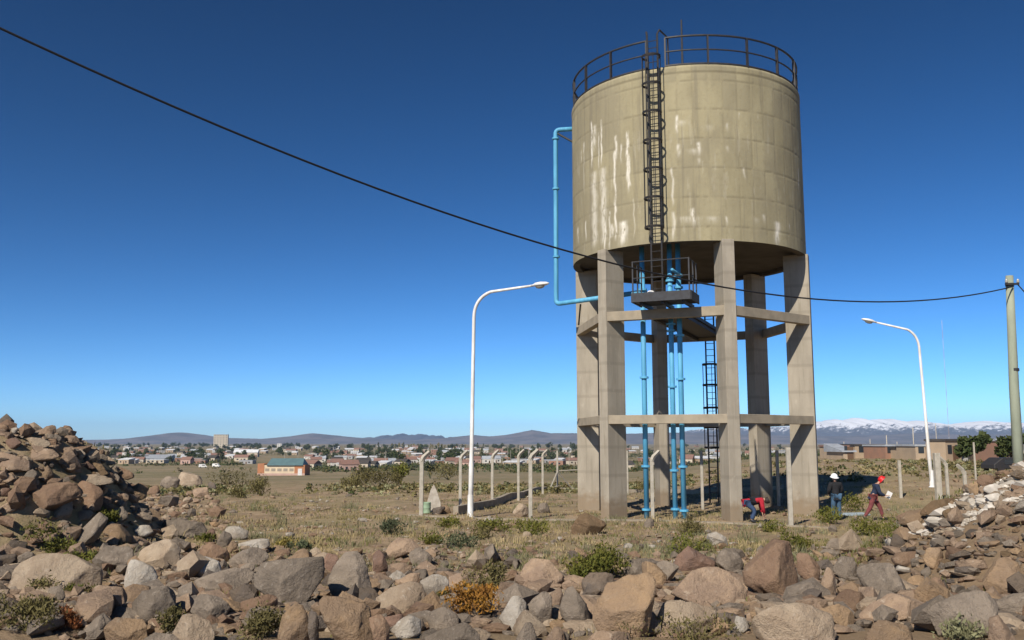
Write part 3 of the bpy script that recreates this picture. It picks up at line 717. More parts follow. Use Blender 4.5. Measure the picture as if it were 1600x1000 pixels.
def hero_rock(poly, key, label, rng, dep=None, name='rock', k=18, detail=4, sink=.04, depth=.85, group=None, yfix=None, cat='rock'):
    poly = np.array(poly, float)
    # order by angle, keep the hull
    c = poly.mean(0); poly = poly[np.argsort(np.arctan2(poly[:, 1] - c[1], poly[:, 0] - c[0]))]
    yb = poly[:, 1].max(); xb = poly[:, 0].mean(); w = np.ptp(poly[:, 0]); h = np.ptp(poly[:, 1])
    G = ground(xb, yb - .06 * h) if yfix is None else at(xb, yb, yfix)
    lim = {HEAP: 34, MOUND: 34}.get(group, 9999)
    if G.y > lim:                                                   # the sight line just clears the heap: sit the stone on its crest
        rx, rz = ray(xb, yb); ys = np.arange(19, 33, .1) if group == HEAP else np.arange(16, 27, .1)
        k_ = int(np.argmax(hfast(rx * ys, ys) - (EYE + rz * ys))); G = Vector((rx * ys[k_], ys[k_], float(hfast(rx * ys[k_], ys[k_]))))
    m2p = F_PX / G.y
    dd = depth * .5 * (min(w, 1.5 * h) * .6 + h * .4) / m2p
    Yc = G.y + dd * .55
    Q = np.array([[p.x, p.z] for p in (at(x, y, Yc) for x, y in poly)]); q0 = Q.mean(0)
    area_c = q0; Q = Q - area_c
    planes = []
    n = len(Q)
    for i in range(n):
        a, b_ = Q[i], Q[(i + 1) % n]; e = b_ - a
        if np.hypot(*e) < 1e-4: continue
        nn = np.array([e[1], -e[0]]); nn /= np.hypot(*nn)
        if nn @ ((a + b_) / 2) < 0: nn = -nn
        dist = nn @ a
        ta, tb = rng.uniform(.08, .85), rng.uniform(.1, .9)
        if nn[1] > .5: ta = rng.uniform(.25, 1.3)                   # tops lean towards the viewer and catch the sun
        if nn[1] < -.4: ta = rng.uniform(.0, .3)
        for t in (-ta, tb): 
            v = np.array([nn[0], t, nn[1]]); planes.append((v, dist / np.linalg.norm(v)))
    ex = np.ptp(Q[:, 0]) / 2; ez = np.ptp(Q[:, 1]) / 2
    for _ in range(5):
        v = np.array([rng.normal() * .75, -1, rng.uniform(-.35, 1.1)]); v /= np.linalg.norm(v); planes.append((v, dd * rng.uniform(.55, 1.0) * (.6 + .4 * abs(v[1]))))
    for _ in range(3):
        v = np.array([rng.normal() * .5, 1, rng.uniform(-.4, .6)]); v /= np.linalg.norm(v); planes.append((v, dd * rng.uniform(.8, 1.1)))
    P, F = facet_solid(planes, (ex, dd, ez), detail, k, .085, 1.8, rng)
    # soft-min pulls the outline in a little: stretch back to the outline's size
    for ax, e in ((0, Q[:, 0]), (2, Q[:, 1])):
        lo, hi = P[:, ax].min(), P[:, ax].max(); P[:, ax] = (P[:, ax] - lo) / (hi - lo) * (e.max() - e.min()) + e.min()
    zlo = P[:, 2].min(); loc = Vector((q0[0], Yc, q0[1] + zlo)); P[:, 2] -= zlo
    zt_ = hz(loc.x, loc.y); loc.z = min(loc.z, zt_ + .12 * ez) if group in (HEAP, MOUND) else min(loc.z, zt_ + .05)
    me = mesh_from(name, P, F, ROCK[key], smooth=True)
    o = link(name, me, None, loc); tag(o, label, cat, group); ROCK_SPOTS.append((loc.x, loc.y, max(ex, dd)))
    return o
ROCK_SPOTS = []
rk = np.random.default_rng(23)
FIELD = 'boulders of the stone field'; HEAP = 'stones of the high stone heap'; MOUND = 'stones on the rubble mound'
HERO = [
 # high heap
 ([(34,812),(33,788),(42,772),(64,760),(90,752),(117,752),(125,762),(118,776),(60,806)], 'brown', 'long arched brown boulder leaning low on the stone heap', HEAP),
 ([(118,751),(154,766),(161,782),(152,800),(132,792),(120,770)], 'brown', 'dark brown wedge under the end of the arched boulder', HEAP),
 ([(0,706),(15,711),(40,720),(46,734),(20,738),(-20,738),(-20,712)], 'tan', 'blocky tan stone at the frame edge of the stone heap', HEAP),
 ([(35,693),(48,683),(74,684),(78,694),(67,702),(38,700)], 'pale', 'pale greenish block near the top of the stone heap', HEAP),
 ([(37,712),(48,700),(77,700),(92,708),(76,719),(60,723),(37,718)], 'tan', 'broad rounded stone under the pale greenish block', HEAP),
 ([(96,688),(106,680),(122,681),(123,690),(102,695)], 'tan', 'flat tan stone capping the shadowed gap of the heap', HEAP),
 ([(94,709),(112,699),(116,710),(101,718)], 'tan', 'small tan wedge beside the deep shadow of the heap', HEAP),
 ([(118,704),(126,701),(134,710),(123,721)], 'pale', 'small upright light stone beside the dark earth slope', HEAP),
 ([(103,731),(111,717),(122,721),(129,737),(109,741)], 'tan', 'rounded light-brown stone standing above the flat plank-like slab', HEAP),
 ([(80,746),(136,741),(177,742),(176,751),(154,759),(122,754),(82,757)], 'pale', 'flat plank-like slab with a sunlit edge across the heap', HEAP),
 ([(18,768),(46,733),(58,737),(51,754),(38,770),(22,771)], 'gray', 'grey stone tilted on edge above the arched boulder', HEAP),
 ([(-10,739),(20,739),(23,750),(10,759),(-10,759)], 'tan', 'squat stone under the blocky tan stone of the heap', HEAP),
 ([(160,700),(173,698),(184,709),(170,713)], 'pale', 'pale stone high on the dark earth slope of the heap', HEAP),
 ([(177,722),(189,717),(210,730),(198,738),(179,731)], 'brown', 'brown stone at the outer foot of the heap towards the town', HEAP),
 ([(198,752),(217,742),(232,751),(226,768),(206,770)], 'ochre', 'orange-tan stone just off the foot of the heap', HEAP),
 ([(64,669),(82,664),(87,679),(68,683)], 'tan', 'stone in the middle of the heap crest', HEAP),
 ([(93,667),(104,661),(113,667),(111,676),(96,677)], 'brown', 'rounded stone topping the end of the heap crest', HEAP),
 ([(30,668),(43,664),(48,676),(36,681)], 'dark', 'dark stone on the heap crest', HEAP),
 ([(-8,662),(10,660),(13,668),(-6,672)], 'brown', 'first stone of the heap crest at the frame edge', HEAP),
 ([(18,669),(27,668),(27,678),(18,678)], 'white', 'small whitish stone on the heap crest', HEAP),
 ([(-5,764),(15,762),(15,774),(-5,778)], 'red', 'small reddish stone low on the heap at the frame edge', HEAP),
 ([(-4,795),(22,781),(25,796),(10,806)], 'tan', 'tan stone beside the foot of the arched boulder', HEAP),
 ([(77,802),(88,779),(110,783),(113,801),(99,817)], 'gray', 'squarish grey-tan stone propped under the arched boulder', HEAP),
 ([(10,688),(24,684),(34,692),(26,702),(12,700)], 'red', 'reddish stone beside the pale greenish block', HEAP),
 ([(128,735),(140,722),(160,726),(170,742),(150,745)], 'earth', 'earthy lump above the plank-like slab', HEAP),
 ([(62,737),(78,727),(84,745),(66,752)], 'ochre', 'small ochre wedge beside the tilted grey stone', HEAP),
 # scatter between heap and town
 ([(249,757),(266,744),(281,751),(274,768)], 'gray', 'grey stone at the near end of the low stone cluster', FIELD),
 ([(277,746),(290,737),(316,748),(316,760),(290,764)], 'pale', 'largest pale stone of the low cluster beyond the heap', FIELD),
 ([(300,766),(322,761),(327,775),(304,778)], 'tan', 'tan stone in front of the low cluster beyond the heap', FIELD),
 ([(325,753),(336,754),(339,766),(326,768)], 'dark', 'dark upright stone at the far end of the low cluster', FIELD),
 ([(232,762),(246,758),(250,772),(236,776)], 'brown', 'brown stone between the heap and the low cluster', FIELD),
 ([(220,806),(233,793),(252,800),(250,815),(224,815)], 'ochre', 'orange-tan boulder at the end of the heap near the grass', FIELD),
 ([(250,820),(272,812),(316,815),(321,830),(308,842),(262,840)], 'gray', 'wide grey-brown boulder lying at the edge of the grass', FIELD),
 # near field
 ([(145,811),(165,800),(168,808),(153,838),(123,860),(86,867),(119,834)], 'gray', 'long pale grey slab tilted up beside the red-brown boulder', FIELD),
 ([(154,842),(167,824),(194,818),(203,828),(202,850),(158,851)], 'ochre', 'rounded red-brown boulder beside the long tilted slab', FIELD),
 ([(202,836),(211,820),(233,821),(241,829),(229,839),(207,842)], 'white', 'small chalky stone beside the red-brown boulder', FIELD),
 ([(141,874),(150,856),(167,852),(198,854),(214,867),(197,892),(165,895)], 'gray', 'grey boulder with lichen spots above the two dark holes', FIELD),
 ([(12,922),(46,876),(58,864),(97,879),(153,886),(156,904),(141,922),(30,934)], 'pale', 'broad flat tan slab sloping down to the frame edge', FIELD),
 ([(141,923),(158,914),(196,918),(197,940),(163,963),(151,948)], 'tan', 'smooth tan boulder with a pointed lower edge', FIELD),
 ([(195,908),(209,874),(233,882),(245,903),(243,924),(211,934),(198,924)], 'white', 'white-topped boulder beside the smooth pointed boulder', FIELD),
 ([(204,940),(220,925),(264,915),(277,926),(262,976),(224,984),(208,962)], 'gray', 'heavy grey boulder in shade on one side, below the white-topped one', FIELD),
 ([(160,982),(187,965),(218,966),(234,988),(224,1010),(160,1010)], 'ochre', 'orange-tan flat boulder at the bottom frame edge', FIELD),
 ([(114,956),(141,941),(151,957),(123,970)], 'tan', 'small tan stone beside the rusty plant', FIELD),
 ([(214,872),(240,845),(263,842),(282,857),(276,886),(258,894)], 'pale', 'flat-faced pale tan boulder in a diamond shape', FIELD),
 ([(20,878),(44,861),(53,864),(42,884)], 'gray', 'small grey stone above the broad sloping slab', FIELD),
 ([(-10,888),(35,881),(41,904),(13,914),(-10,910)], 'dark', 'dark brown stone at the frame edge above the sloping slab', FIELD),
 ([(55,850),(86,832),(89,845),(73,857)], 'tan', 'low tan stone in the grass above the sloping slab', FIELD),
 ([(95,826),(106,819),(113,834),(106,849)], 'gray', 'thin upright grey stone behind the long tilted slab', FIELD),
 ([(113,813),(125,799),(146,797),(142,811),(119,818)], 'tan', 'tan stone behind the top of the long tilted slab', FIELD),
 ([(169,798),(191,791),(201,807),(187,818),(170,808)], 'gray', 'angular grey stone above the red-brown boulder', FIELD),
 ([(73,918),(95,915),(102,932),(88,950),(72,937)], 'gray', 'bluish grey stone below the broad sloping slab', FIELD),
 ([(130,990),(165,962),(164,993),(141,1004)], 'gray', 'grey wedge beside the orange-tan flat boulder', FIELD),
 ([(218,1008),(240,988),(277,993),(292,1014)], 'gray', 'grey stone cut by the bottom edge beside the orange-tan flat boulder', FIELD),
 ([(348,828),(370,822),(388,829),(379,842),(364,845)], 'white', 'bright white flat stone at the edge of the grass', FIELD),
 ([(339,845),(348,829),(363,836),(357,857),(340,857)], 'gray', 'grey upright stone beside the bright white flat stone', FIELD),
 ([(321,834),(334,825),(339,839),(326,847)], 'red', 'small reddish stone beside the grey-brown boulder of the grass edge', FIELD),
 ([(355,861),(362,845),(371,846),(369,862),(361,866)], 'ochre', 'small upright tan stone below the bright white flat stone', FIELD),
 ([(370,864),(386,849),(414,841),(422,854),(390,861)], 'white', 'long white stone lying above the grey-tan block', FIELD),
 ([(354,883),(370,866),(398,855),(420,861),(417,879),(386,892),(360,889)], 'gray', 'grey-tan block with a small dark hollow', FIELD),
 ([(308,862),(326,847),(346,857),(357,867),(350,883),(312,871)], 'brown', 'brown-tan boulder behind the white-ridged boulder', FIELD),
 ([(301,880),(318,869),(342,879),(346,892),(328,908),(305,893)], 'white', 'boulder with a white ridge along its top', FIELD),
 ([(273,887),(282,873),(303,879),(301,895),(290,904),(275,899)], 'gray', 'grey stone beside the diamond-shaped boulder', FIELD),
 ([(301,921),(330,903),(370,887),(395,899),(378,923),(342,928),(310,924)], 'gray', 'slanting dark grey boulder like a ship bow over deep shade', FIELD),
 ([(374,888),(390,879),(399,886),(390,902)], 'gray', 'small grey stone behind the slanting dark boulder', FIELD),
 ([(396,912),(414,884),(442,871),(504,869),(508,884),(505,926),(486,952),(450,958),(425,942),(397,926)], 'gray', 'largest grey boulder, ridged, with a dark veined end', FIELD),
 ([(297,966),(314,930),(326,928),(350,933),(359,949),(350,968),(336,980),(318,974)], 'gray', 'speckled grey boulder below the slanting dark one', FIELD),
 ([(367,956),(378,940),(410,929),(426,933),(433,945),(398,962),(378,970)], 'brown', 'red-brown leaning boulder under the largest grey boulder', FIELD),
 ([(353,940),(364,930),(377,932),(374,944),(360,947)], 'ochre', 'small orange stone beside the speckled grey boulder', FIELD),
 ([(433,985),(442,958),(460,941),(475,952),(486,982),(487,1012),(433,1012)], 'ochre', 'orange-brown peaked boulder cut by the bottom edge', FIELD),
 ([(264,994),(274,959),(300,961),(331,974),(339,990),(338,1012),(266,1012)], 'pale', 'tan boulder with a centre ridge cut by the bottom edge', FIELD),
 ([(373,974),(402,951),(422,947),(437,958),(426,974),(390,980)], 'gray', 'grey boulder behind the olive bush', FIELD),
 ([(285,947),(294,932),(304,932),(303,954),(294,957)], 'red', 'small reddish grey stone beside the speckled boulder', FIELD),
 ([(481,962),(492,955),(499,980),(498,1010),(486,1010)], 'dark', 'dark narrow stone beside the orange-brown peaked boulder', FIELD),
 ([(602,880),(604,853),(622,839),(658,846),(651,858),(622,871)], 'tan', 'slab-topped tan boulder over a dark gap', FIELD),
 ([(582,870),(591,859),(600,866),(606,892),(598,899),(582,897)], 'red', 'red-brown upright stone beside the slab-topped boulder', FIELD),
 ([(639,864),(657,855),(676,872),(668,884),(646,888)], 'gray', 'grey stone at the end of the slab-topped boulder', FIELD),
 ([(604,897),(610,881),(626,879),(644,886),(641,897),(615,901)], 'tan', 'pinkish tan stone under the slab-topped boulder', FIELD),
 ([(512,918),(526,896),(542,865),(560,861),(571,876),(576,892),(583,930),(577,948),(560,948),(514,928)], 'gray', 'tall grey boulder with a white splinter mark', FIELD),
 ([(502,877),(510,864),(530,864),(527,884),(521,898),(505,896)], 'red', 'rosy stone behind the tall grey boulder', FIELD),
 ([(576,965),(594,932),(612,918),(643,908),(662,911),(665,937),(662,962),(638,965),(605,967)], 'pale', 'large flat-faced tan boulder in the middle of the field', FIELD),
 ([(579,903),(598,895),(613,905),(612,920),(597,919)], 'tan', 'tan stone behind the large flat-faced boulder', FIELD),
 ([(620,912),(640,896),(657,895),(651,906),(643,912),(622,919)], 'tan', 'low tan stone above the large flat-faced boulder', FIELD),
 ([(656,906),(668,898),(702,897),(701,914),(685,939),(676,933)], 'white', 'whitish broken stone beside the orange bush', FIELD),
 ([(698,899),(726,894),(742,900),(717,916),(700,920)], 'tan', 'pinkish tan stone above the orange bush', FIELD),
 ([(498,946),(510,930),(524,932),(558,943),(576,966),(586,1012),(520,1012),(511,974)], 'ochre', 'large ochre boulder cut by the bottom edge under the tall grey one', FIELD),
 ([(610,986),(626,969),(650,960),(658,970),(658,991),(626,1000)], 'white', 'grey-white angular stone below the large flat-faced boulder', FIELD),
 ([(598,967),(630,959),(616,984),(604,979)], 'red', 'reddish wedge under the large flat-faced boulder', FIELD),
 ([(576,969),(594,960),(609,981),(606,1012),(586,1012)], 'brown', 'brown-grey stone beside the large ochre boulder', FIELD),
 ([(667,984),(682,952),(698,948),(716,960),(718,978),(703,990)], 'gray', 'rounded grey boulder under the orange bush', FIELD),
 ([(662,1002),(692,985),(720,972),(750,1010),(664,1014)], 'gray', 'grey-tan boulder cut by the bottom edge below the orange bush', FIELD),
 ([(811,921),(814,889),(831,873),(862,876),(881,902),(877,922),(858,924)], 'tan', 'big tan boulder beside the round green bush', FIELD),
 ([(779,963),(800,936),(814,931),(823,942),(821,971),(805,988),(786,977)], 'white', 'whitish half of the paired boulders', FIELD),
 ([(821,953),(847,925),(857,927),(863,947),(856,979),(838,984),(822,971)], 'gray', 'grey half of the paired boulders', FIELD),
 ([(875,943),(883,918),(898,916),(914,934),(922,964),(924,984),(913,988),(878,964)], 'gray', 'steep smooth grey boulder with a dark edge', FIELD),
 ([(853,933),(876,918),(881,932),(876,954),(864,949)], 'tan', 'tan stone between the paired boulders and the steep grey one', FIELD),
 ([(877,914),(890,905),(908,914),(906,925),(883,923)], 'tan', 'tan stone behind the steep grey boulder', FIELD),
 ([(909,914),(923,896),(950,894),(960,904),(946,922),(932,934),(919,931)], 'dark', 'dark grey stone below the round green bush', FIELD),
 ([(926,974),(934,942),(952,909),(974,897),(1019,894),(1024,906),(1015,980),(1006,1003),(985,1004),(928,986)], 'ochre', 'large slanted ochre block with a shaded end face', FIELD),
 ([(975,902),(985,878),(1017,872),(1024,884),(1020,900),(976,904)], 'gray', 'purplish grey stone resting behind the slanted ochre block', FIELD),
 ([(1023,908),(1027,882),(1043,876),(1061,888),(1051,903),(1042,912)], 'gray', 'grey stone with a white cap beside the slanted ochre block', FIELD),
 ([(809,998),(822,973),(832,974),(839,1004),(806,1006)], 'gray', 'narrow grey stone at the bottom edge below the paired boulders', FIELD),
 ([(856,998),(869,979),(878,979),(886,1006),(852,1006)], 'tan', 'tan stone at the bottom edge below the steep grey boulder', FIELD),
 ([(918,996),(941,985),(978,987),(988,1010),(914,1010)], 'tan', 'low tan stone at the bottom edge below the slanted block', FIELD),
 ([(1051,886),(1057,867),(1074,853),(1095,867),(1115,881),(1119,893),(1060,895)], 'red', 'pyramid-shaped red-brown stone with a grey tip', FIELD),
 ([(1119,874),(1132,857),(1156,862),(1163,879),(1156,898),(1142,900),(1127,885)], 'gray', 'grey boulder beside the biggest brown boulder', FIELD),
 ([(1163,924),(1161,888),(1174,860),(1191,845),(1210,843),(1236,852),(1248,870),(1247,919),(1230,938),(1217,940),(1194,929)], 'brown', 'biggest brown boulder, round-topped, over a dark hollow', FIELD),
 ([(1244,864),(1262,872),(1282,891),(1280,912),(1265,918),(1246,898)], 'brown', 'brown shoulder stone against the biggest brown boulder', FIELD),
 ([(1045,907),(1067,892),(1104,885),(1119,888),(1147,903),(1166,928),(1161,946),(1142,960),(1118,958),(1098,948),(1046,920)], 'tan', 'broad tan boulder with a pale scar before the biggest brown one', FIELD),
 ([(1020,976),(1039,944),(1064,937),(1114,951),(1119,971),(1104,986),(1081,997),(1023,993)], 'pale', 'sandy flat-topped boulder at the bottom edge beside the slanted block', FIELD),
 ([(1113,959),(1139,957),(1142,983),(1117,984)], 'gray', 'dark grey facet stone beside the sandy flat-topped boulder', FIELD),
 ([(1145,982),(1153,962),(1165,962),(1170,988),(1148,991)], 'white', 'small white upright stone under the broad tan boulder', FIELD),
 ([(1178,1012),(1198,972),(1230,943),(1265,941),(1297,960),(1308,1012)], 'pale', 'huge pale sandy boulder at the bottom edge', FIELD),
 ([(1241,940),(1248,916),(1274,918),(1276,938),(1271,946)], 'ochre', 'small rust-coloured stone above the huge sandy boulder', FIELD),
 ([(1277,930),(1296,887),(1307,910),(1305,942),(1276,947)], 'tan', 'upright tan stone above the orange-tan ledge', FIELD),
 ([(1301,893),(1314,869),(1338,871),(1341,893),(1328,908)], 'gray', 'grey overhanging stone above a black hollow', FIELD),
 ([(1338,914),(1344,879),(1364,889),(1376,909),(1404,909),(1413,919),(1380,938),(1356,946)], 'gray', 'long rough grey boulder on the side of the rubble slope', FIELD),
 ([(1303,942),(1324,921),(1344,927),(1359,944),(1342,966),(1322,956)], 'brown', 'dull brown boulder below the rough grey one', FIELD),
 ([(1338,970),(1368,939),(1392,927),(1446,927),(1457,942),(1444,962),(1420,964),(1360,976)], 'tan', 'long flat tan slab near the bottom edge', FIELD),
 ([(1279,952),(1310,943),(1337,957),(1337,978),(1320,986),(1290,966)], 'ochre', 'orange-tan ledge stone beside the huge sandy boulder', FIELD),
 ([(1352,1006),(1376,969),(1416,981),(1426,1012),(1350,1012)], 'ochre', 'yellowish ochre boulder cut by the bottom edge', FIELD),
 ([(1451,966),(1464,945),(1514,923),(1538,929),(1562,958),(1548,996),(1480,1002),(1460,988)], 'gray', 'wide grey-tan boulder near the bottom corner', FIELD),
 ([(1558,946),(1602,925),(1625,950),(1606,972),(1574,972)], 'gray', 'grey boulder at the frame edge above the wide grey-tan one', FIELD),
 ([(1538,916),(1564,877),(1593,871),(1594,904),(1568,934),(1549,929)], 'ochre', 'ochre boulder at the foot of the earth mound', MOUND),
 ([(1443,928),(1458,901),(1472,907),(1483,927),(1472,942),(1456,942)], 'brown', 'brown boulder under the standing ochre stone', FIELD),
 ([(1417,911),(1428,899),(1446,901),(1443,918),(1428,921)], 'ochre', 'small orange stone at the end of the rough grey boulder', FIELD),
 ([(1443,882),(1450,859),(1466,855),(1477,884),(1460,892)], 'ochre', 'standing ochre stone under the round white stone', MOUND),
 ([(1395,881),(1408,863),(1432,861),(1441,878),(1420,886)], 'brown', 'brown-grey boulder beside the standing ochre stone', FIELD),
 ([(1438,893),(1452,885),(1457,897),(1446,903)], 'gray', 'small grey stone in the hollow beside the standing ochre stone', FIELD),
 ([(1545,1012),(1548,961),(1561,965),(1596,1012)], 'tan', 'tan stone at the bottom corner beside the wide grey-tan boulder', FIELD),
 ([(1291,860),(1302,841),(1322,841),(1325,861)], 'gray', 'square grey stone at the edge of the grass below the workers', FIELD),
 ([(1453,850),(1459,840),(1470,841),(1474,850),(1463,857)], 'white', 'round white stone on the slope of the earth mound', MOUND),
 ([(1404,818),(1422,798),(1443,795),(1456,803),(1451,822),(1437,826)], 'ochre', 'brown earthy boulder ahead of the walking man', MOUND),
 ([(1472,804),(1482,793),(1509,795),(1516,824),(1485,826),(1475,816)], 'earth', 'earth-brown boulder below the white rubble', MOUND),
 ([(1440,802),(1455,786),(1490,778),(1502,790),(1480,806)], 'earth', 'long earthy hump under the lamp foot', MOUND),
 ([(1527,751),(1537,741),(1553,745),(1553,760),(1538,763)], 'brown', 'brown boulder at the top of the white rubble', MOUND),
 ([(1512,758),(1528,751),(1533,761),(1516,764)], 'ochre', 'low orange-tan stone beside the bent leaning post', MOUND),
 ([(1578,760),(1600,752),(1612,764),(1590,772)], 'brown', 'brown slab in the white rubble at the frame edge', MOUND),
 # around the fence and the tower foot
 ([(892,824),(905,806),(921,801),(936,810),(948,820),(942,832),(894,838)], 'earth', 'red-brown earth hump at the foot of the nearest tower leg', None),
 ([(1005,822),(1012,810),(1022,811),(1022,823),(1008,826)], 'gray', 'round grey stone at the foot of the lone blue pipe', None),
 ([(801,800),(807,787),(821,786),(827,804),(807,809)], 'pale', 'large pale round boulder inside the fence behind the bent post', None),
 ([(839,798),(846,785),(857,785),(860,799),(848,803)], 'gray', 'grey round boulder inside the fence beside the pale one', None),
 ([(686,802),(694,789),(702,792),(705,803)], 'ochre', 'small upright sandstone beside the green can', None),
]
for i, (poly, key, label, grp) in enumerate(HERO):
    w = max(p[0] for p in poly) - min(p[0] for p in poly)
    hero_rock(poly, key, label, rk, k=rk.uniform(28, 70), detail=5 if w > 55 else (4 if w > 22 else 3), group=grp)

# loose filler stones, each a thing of its own
def random_rock(rng, n=3):
    planes = []
    for _ in range(rng.integers(9, 15)):
        v = rng.normal(size=3); v /= np.linalg.norm(v); planes.append((v, rng.uniform(.5, .95)))
    for ax in np.vstack([np.eye(3), -np.eye(3)]): planes.append((ax, 1.0))
    P, F = facet_solid(planes, (1, 1, 1), n, rng.uniform(22, 60), .07, 1.7, rng)
    P *= np.array([1, rng.uniform(.65, 1), rng.uniform(.5, .85)]); P[:, 2] -= P[:, 2].min(); P /= np.ptp(P[:, 0])
    return P, F
FILL = {}
keys = ['tan', 'gray', 'brown', 'pale', 'ochre', 'dark', 'red', 'white']
for kx in keys:
    FILL[kx] = [mesh_from('rock', *random_rock(rk, 4), ROCK[kx]) for _ in range(3)]
CN = {'tan': 'tan', 'gray': 'grey', 'brown': 'brown', 'pale': 'sandy', 'ochre': 'ochre', 'dark': 'dark', 'red': 'reddish', 'white': 'whitish'}
def fill_label(zone, key, px, py):
    c_ = CN[key]
    if zone == 'field':
        w = [(190, 'in the corner by the large olive shrub'), (330, 'near the white-topped boulder'), (500, 'about the largest grey boulder'), (620, 'about the tall grey boulder'), (800, 'around the orange bush'), (940, 'between the paired boulders and the green bush'), (1120, 'around the slanted ochre block'), (1320, 'around the biggest brown boulder'), (9999, 'on the low ground below the earth mound')]
        return 'small %s stone %s, %s row' % (c_, next(t for a, t in w if px < a), 'upper' if py < 905 else 'middle' if py < 955 else 'bottom'), 'small stones between the boulders'
    if zone == 'heap': return '%s stone on the %s of the high stone heap, %s side' % (c_, 'crest' if py < 690 else 'middle slope' if py < 745 else 'foot', 'outer' if px > 100 else 'frame'), 'stones making up the high stone heap'
    if zone == 'mid':
        w = [(330, 'just off the high stone heap'), (520, 'before the orange building'), (640, 'short of the fence end'), (860, 'in front of the white lamp'), (1100, 'in front of the blue pipes'), (9999, 'in front of the workers')]
        return 'lone %s stone in the dry grass %s' % (c_, next(t for a, t in w if px < a)), 'single stones in the dry grass'
    return '%s lump on the earth mound, %s' % (c_, 'high up by the white rubble' if py < 800 else 'half way down' if py < 840 else 'near its foot'), 'lumps on the earth mound'
def fill_rock(px, py, wpx, key, zone, sink=.22):
    p = ground(px, py); s = wpx * p.y / F_PX
    if p.y > {'heap': 34, 'mound': 30}.get(zone, 70): return False
    for (x, y, r_) in ROCK_SPOTS:
        if zone in ('field', 'mid') and (x - p.x) ** 2 + (y - p.y) ** 2 < (r_ * .8 + s * .25) ** 2: return False
    o = link('rock', FILL[key][rk.integers(3)], None, (p.x, p.y, p.z - s * sink))
    o.scale = (s, s * rk.uniform(.7, 1.1), s * rk.uniform(.75, 1.15)); o.rotation_euler = (rk.uniform(-.3, .3), rk.uniform(-.3, .3), rk.uniform(0, 6.28))
    lb, gp_ = fill_label(zone, key, px, py); tag(o, lb, 'rock', gp_); ROCK_SPOTS.append((p.x, p.y, s * .45)); return True
pw = [.25, .27, .16, .12, .08, .06, .04, .02]
n = 0
while n < 118:
    px = rk.uniform(-10, 1610); py = rk.uniform(868 if 300 < px < 1300 else 830, 1004); wp = rk.uniform(20, 58) * (.55 + .45 * (py - 830) / 170)
    if fill_rock(px, py, wp, rk.choice(keys, p=pw), 'field'): n += 1
n = 0
while n < 48:
    px = rk.uniform(-12, 205); py = rk.uniform(668 + max(0, (px - 100)) * .62, 800); wp = rk.uniform(8, 15) if py < 690 else rk.uniform(10, 26)
    if fill_rock(px, py, wp, rk.choice(keys, p=pw), 'heap', .15): n += 1
n = 0; tries = 0
while n < 22 and tries < 3000:
    tries += 1
    px = rk.uniform(200, 1320); py = rk.uniform(775, 868); wp = rk.uniform(6, 17)
    if 880 < px < 1290 and py < 815: continue
    if fill_rock(px, py, wp, rk.choice(keys, p=pw), 'mid'): n += 1
n = 0
while n < 14:
    px = rk.uniform(1410, 1610); py = rk.uniform(775 + max(0, 1600 - px) * .38, 890); wp = rk.uniform(8, 26)
    if fill_rock(px, py, wp, rk.choice(['brown', 'tan', 'ochre', 'dark', 'gray']), 'mound', .3): n += 1

# small stones nobody could count, and pale rubble on the mound
def scatter_stones(name, label, pts, sizes, mats_, rng, flat=.65):
    base = [random_rock(rng, 1) for _ in range(8)]
    Vs, Fs, MI = [], [], []; nb = 0
    for p, s in zip(pts, sizes):
        P, F = base[rng.integers(8)]; a = rng.uniform(0, 6.28); c_, s_ = math.cos(a), math.sin(a)
        Q = P * np.array([s, s * rng.uniform(.6, 1), s * flat * rng.uniform(.6, 1.3)])
        Q = np.stack([Q[:, 0] * c_ - Q[:, 1] * s_, Q[:, 0] * s_ + Q[:, 1] * c_, Q[:, 2]], 1)
        tl = rng.uniform(-.5, .5); Q = np.stack([Q[:, 0], Q[:, 1] * math.cos(tl) - Q[:, 2] * math.sin(tl), Q[:, 1] * math.sin(tl) + Q[:, 2] * math.cos(tl)], 1)
        Vs.append(Q + np.array(p)); Fs.append(F + nb); nb += len(P); MI += [rng.integers(len(mats_))] * len(F)
    o = link(name, mesh_from(name, np.concatenate(Vs), np.concatenate(Fs), mats_, MI, smooth=False)); tag(o, label, kind='stuff'); return o
def scat_ground(n, x0, x1, y0, y1, rng, dens=None):
    """ground points with a density that thins with distance"""
    out = []
    while len(out) < n:
        px = rng.uniform(x0, x1, n); py = rng.uniform(y0, y1, n)
        Y = np.clip((EYE - .1) * F_PX / np.maximum(py - HOR, 8), 8, 400); X = (px - 800) / F_PX * Y
        X += rng.normal(size=n) * .15; Y += rng.normal(size=n) * .3
        if dens is not None:
            k = dens(X, Y, px, py) > rng.uniform(0, 1, n); X, Y = X[k], Y[k]
        out += list(zip(X, Y))
    out = np.array(out[:n]); return np.stack([out[:, 0], out[:, 1], height(out[:, 0], out[:, 1])], 1)
gr = np.random.default_rng(5)
pts = scat_ground(8500, -60, 1660, 765, 1010, gr, lambda X, Y, px, py: .35 + .65 * (fbm2(X, Y, .6, 2, 8) > .05))
scatter_stones('gravel', 'small loose stones strewn over the ground', pts - [0, 0, .01], np.exp(gr.normal(-2.7, .45, len(pts))), [ROCK['tan'], ROCK['gray'], ROCK['brown'], ROCK['pale'], ROCK['ochre'], ROCK['gray'], ROCK['white']], gr)
# stones filling the gaps of the near field
pts = scat_ground(5200, -40, 1640, 853, 1012, gr)
scatter_stones('broken_stones', 'fist-sized broken stones filling the gaps between the boulders', pts - [0, 0, .03], np.exp(gr.normal(-1.42, .42, len(pts))), [ROCK['tan'], ROCK['gray'], ROCK['brown'], ROCK['tan'], ROCK['gray'], ROCK['pale'], ROCK['dark'], ROCK['ochre']], gr)
